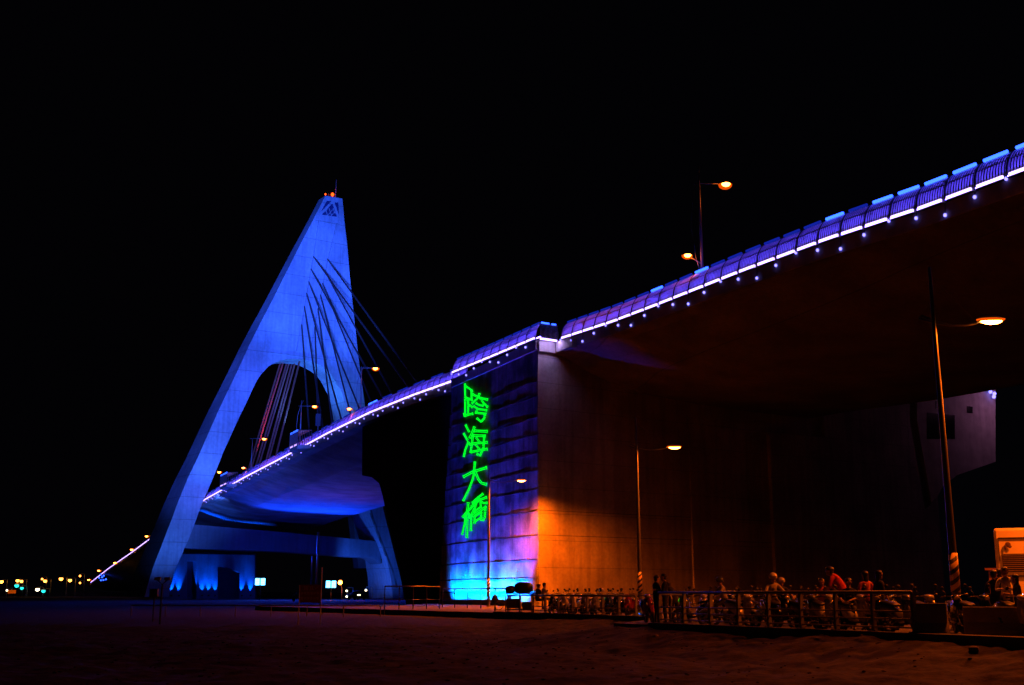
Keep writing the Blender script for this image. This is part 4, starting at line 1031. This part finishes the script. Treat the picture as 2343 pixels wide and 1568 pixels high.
# ------------------------------------------------------------------ cart with sacks, bicycle, meter
c = at(1188, 1400, 63); ct = thing('handcart', 'tall metal handcart behind the left end of the farther railing', 'cart', (c.x, 63, 0))
q = MB()
for x in (-.75, 0, .75):
    for y in (-.35, .35): q.tube([(x,y,.0),(x,y,1.12)], .03, 6)
for z in (.25, 1.08):
    for y in (-.35, .35): q.tube([(-.75,y,z),(.75,y,z)], .025, 6)
    for x in (-.75,.75): q.tube([(x,-.35,z),(x,.35,z)], .025, 6)
q.tube([(.75,0,1.1),(1.15,0,1.55)], .025, 6); q.build('frame', m_dark, ct)
q = MB(); q.box((0,0,1.10), 1.6, .8, .05); q.box((-.35,0,.55), .7, .6, .5); q.box((.4,0,.45), .5, .6, .35); q.build('shelf_box', m_dark, ct, bevel=.02)
m_bag = mat('black_sack', (.012,.010,.010), .38, 0, .2, 5, .8)
def sack(cx, w, d_, h_, lab, z0=1.12):
    me = bpy.data.meshes.new('sack'); bm = bmesh.new(); bmesh.ops.create_icosphere(bm, subdivisions=3, radius=1)
    for vtx in bm.verts:
        n_ = vtx.co.copy(); f = 1+.10*noise.noise(n_*2.2+Vector((cx,0,0)))+.05*noise.noise(n_*6); vtx.co = Vector((math.copysign(abs(n_.x)**.8, n_.x)*w, math.copysign(abs(n_.y)**.8, n_.y)*d_, max(-.85, math.copysign(abs(n_.z)**.75, n_.z))*h_))*f
    bm.to_mesh(me); bm.free(); me.materials.append(m_bag); [setattr(p, 'use_smooth', True) for p in me.polygons]
    o = bpy.data.objects.new('sack', me); COL.objects.link(o); o.location = (c.x+cx, 63, z0+h_*.85); tag(o, lab, 'sack', 'black sacks piled on the handcart'); return o
sack(.22, .52, .40, .31, 'larger right black sack on top of the handcart')
sack(-.50, .28, .35, .20, 'smaller left black sack on top of the handcart')
c = at(1132, 1400, 74); mt_ = thing('meter_post', 'small dark hooded box on a short post left of the handcart', 'meter', (c.x, 74, 0))
q = MB(); q.tube([(0,0,-.1),(0,0,.5)], .05, 8); q.build('post', m_dark, mt_); q = MB(); q.loft([(-.15,.72,.16,.22),(0,.74,.20,.26),(.15,.72,.16,.22)]); q.build('box', m_dark, mt_, True)
c = at(1157, 1400, 78); bk = thing('bicycle', 'dark bicycle silhouetted against the glowing wall left of the handcart', 'bicycle', (c.x, 78, 0), .3)
for x in (-.5,.5):
    q = MB(); q.tube([(x+.32*math.cos(2*math.pi*k/18), 0, .33+.32*math.sin(2*math.pi*k/18)) for k in range(18)], .018, 5, closed=True); q.build('wheel', m_black, bk)
q = MB()
for a, b_ in (((-.5,0,.33),(-.1,0,.30)),((-.1,0,.30),(-.22,0,.80)),((-.1,0,.30),(.36,0,.72)),((-.2,0,.72),(.36,0,.78)),((.5,0,.33),(.34,0,.92)),((-.5,0,.33),(-.2,0,.72))): q.tube([a, b_], .018, 6)
q.build('frame', m_dark, bk); q = MB(); q.ell((-.23,0,.84), .12, .06, .03, 8, 5); q.build('saddle', m_seat, bk)
q = MB(); q.tube([(.30,-.25,.96),(.34,0,.93),(.30,.25,.96)], .014, 5); q.build('handlebar', m_dark, bk)
# stones and rubble on the bank
ms = mat('pale_rubble', (.15,.11,.08), .9, 0, .4, 6); rs = random.Random(11)
def pebble(q, c, r, k):
    bm = bmesh.new(); bmesh.ops.create_icosphere(bm, subdivisions=1, radius=r)
    vs = [v.co*(1+.4*noise.noise(v.co*(3/r)+Vector((k,0,0)))) for v in bm.verts]
    q.add([c+Vector((v.x, v.y, v.z*.6)) for v in vs], [tuple(v.index for v in f.verts) for f in bm.faces]); bm.free()
q = MB(); ms2 = mat('dark_clods', (.045,.028,.018), .95, 0, .5, 6)
for k in range(2600):
    x = rs.uniform(-16, 22); y = rs.uniform(23, 52)
    d = (Vector((x, y, 0))-NA).dot(FN) if y < 46 else (Vector((x, y, 0))-FB).dot(FN)
    if d > -.35: continue
    if rs.random() > (.25+.75*max(0, noise.noise(Vector((x*.5, y*.5, 3)))+.3)): continue
    pebble(q, Vector((x, y, sand_z(x, y))), rs.choice((.025,.03,.04,.05,.06)), k)
tag(q.build('rubble', ms2), kind='stuff')
for (x, y, r_, lab) in ((1912, 1409, .13, 'pale stone just under the nearer railing below the orange top'), (1905, 1436, .09, 'small stone on the bank below the seated person in orange'), (1795, 1428, .10, 'stone on the bank under the middle of the nearer railing'),
                    (2226, 1490, .14, 'largest stone low on the bank by the striped lamp'), (1500, 1458, .09, 'small stone on the bank left of the nearer railing')):
    Y = 1.8/ (1.1+.6) * 0+34; p = None
    rr_ = ray(x, y)
    for k in range(900):
        t = (20+k*.05)/rr_.y; w = Vector((rr_.x*t, rr_.y*t, EYE+rr_.z*t))
        if w.z < sand_z(w.x, w.y): p = w; break
    if p is None: continue
    qq = MB(); pebble(qq, Vector((0,0,0)), r_, x); o = qq.build('stone', ms, smooth=False); o.location = (p.x, p.y, sand_z(p.x, p.y)+r_*.3)
    tag(o, lab, 'stone', 'stones on the sandy bank')
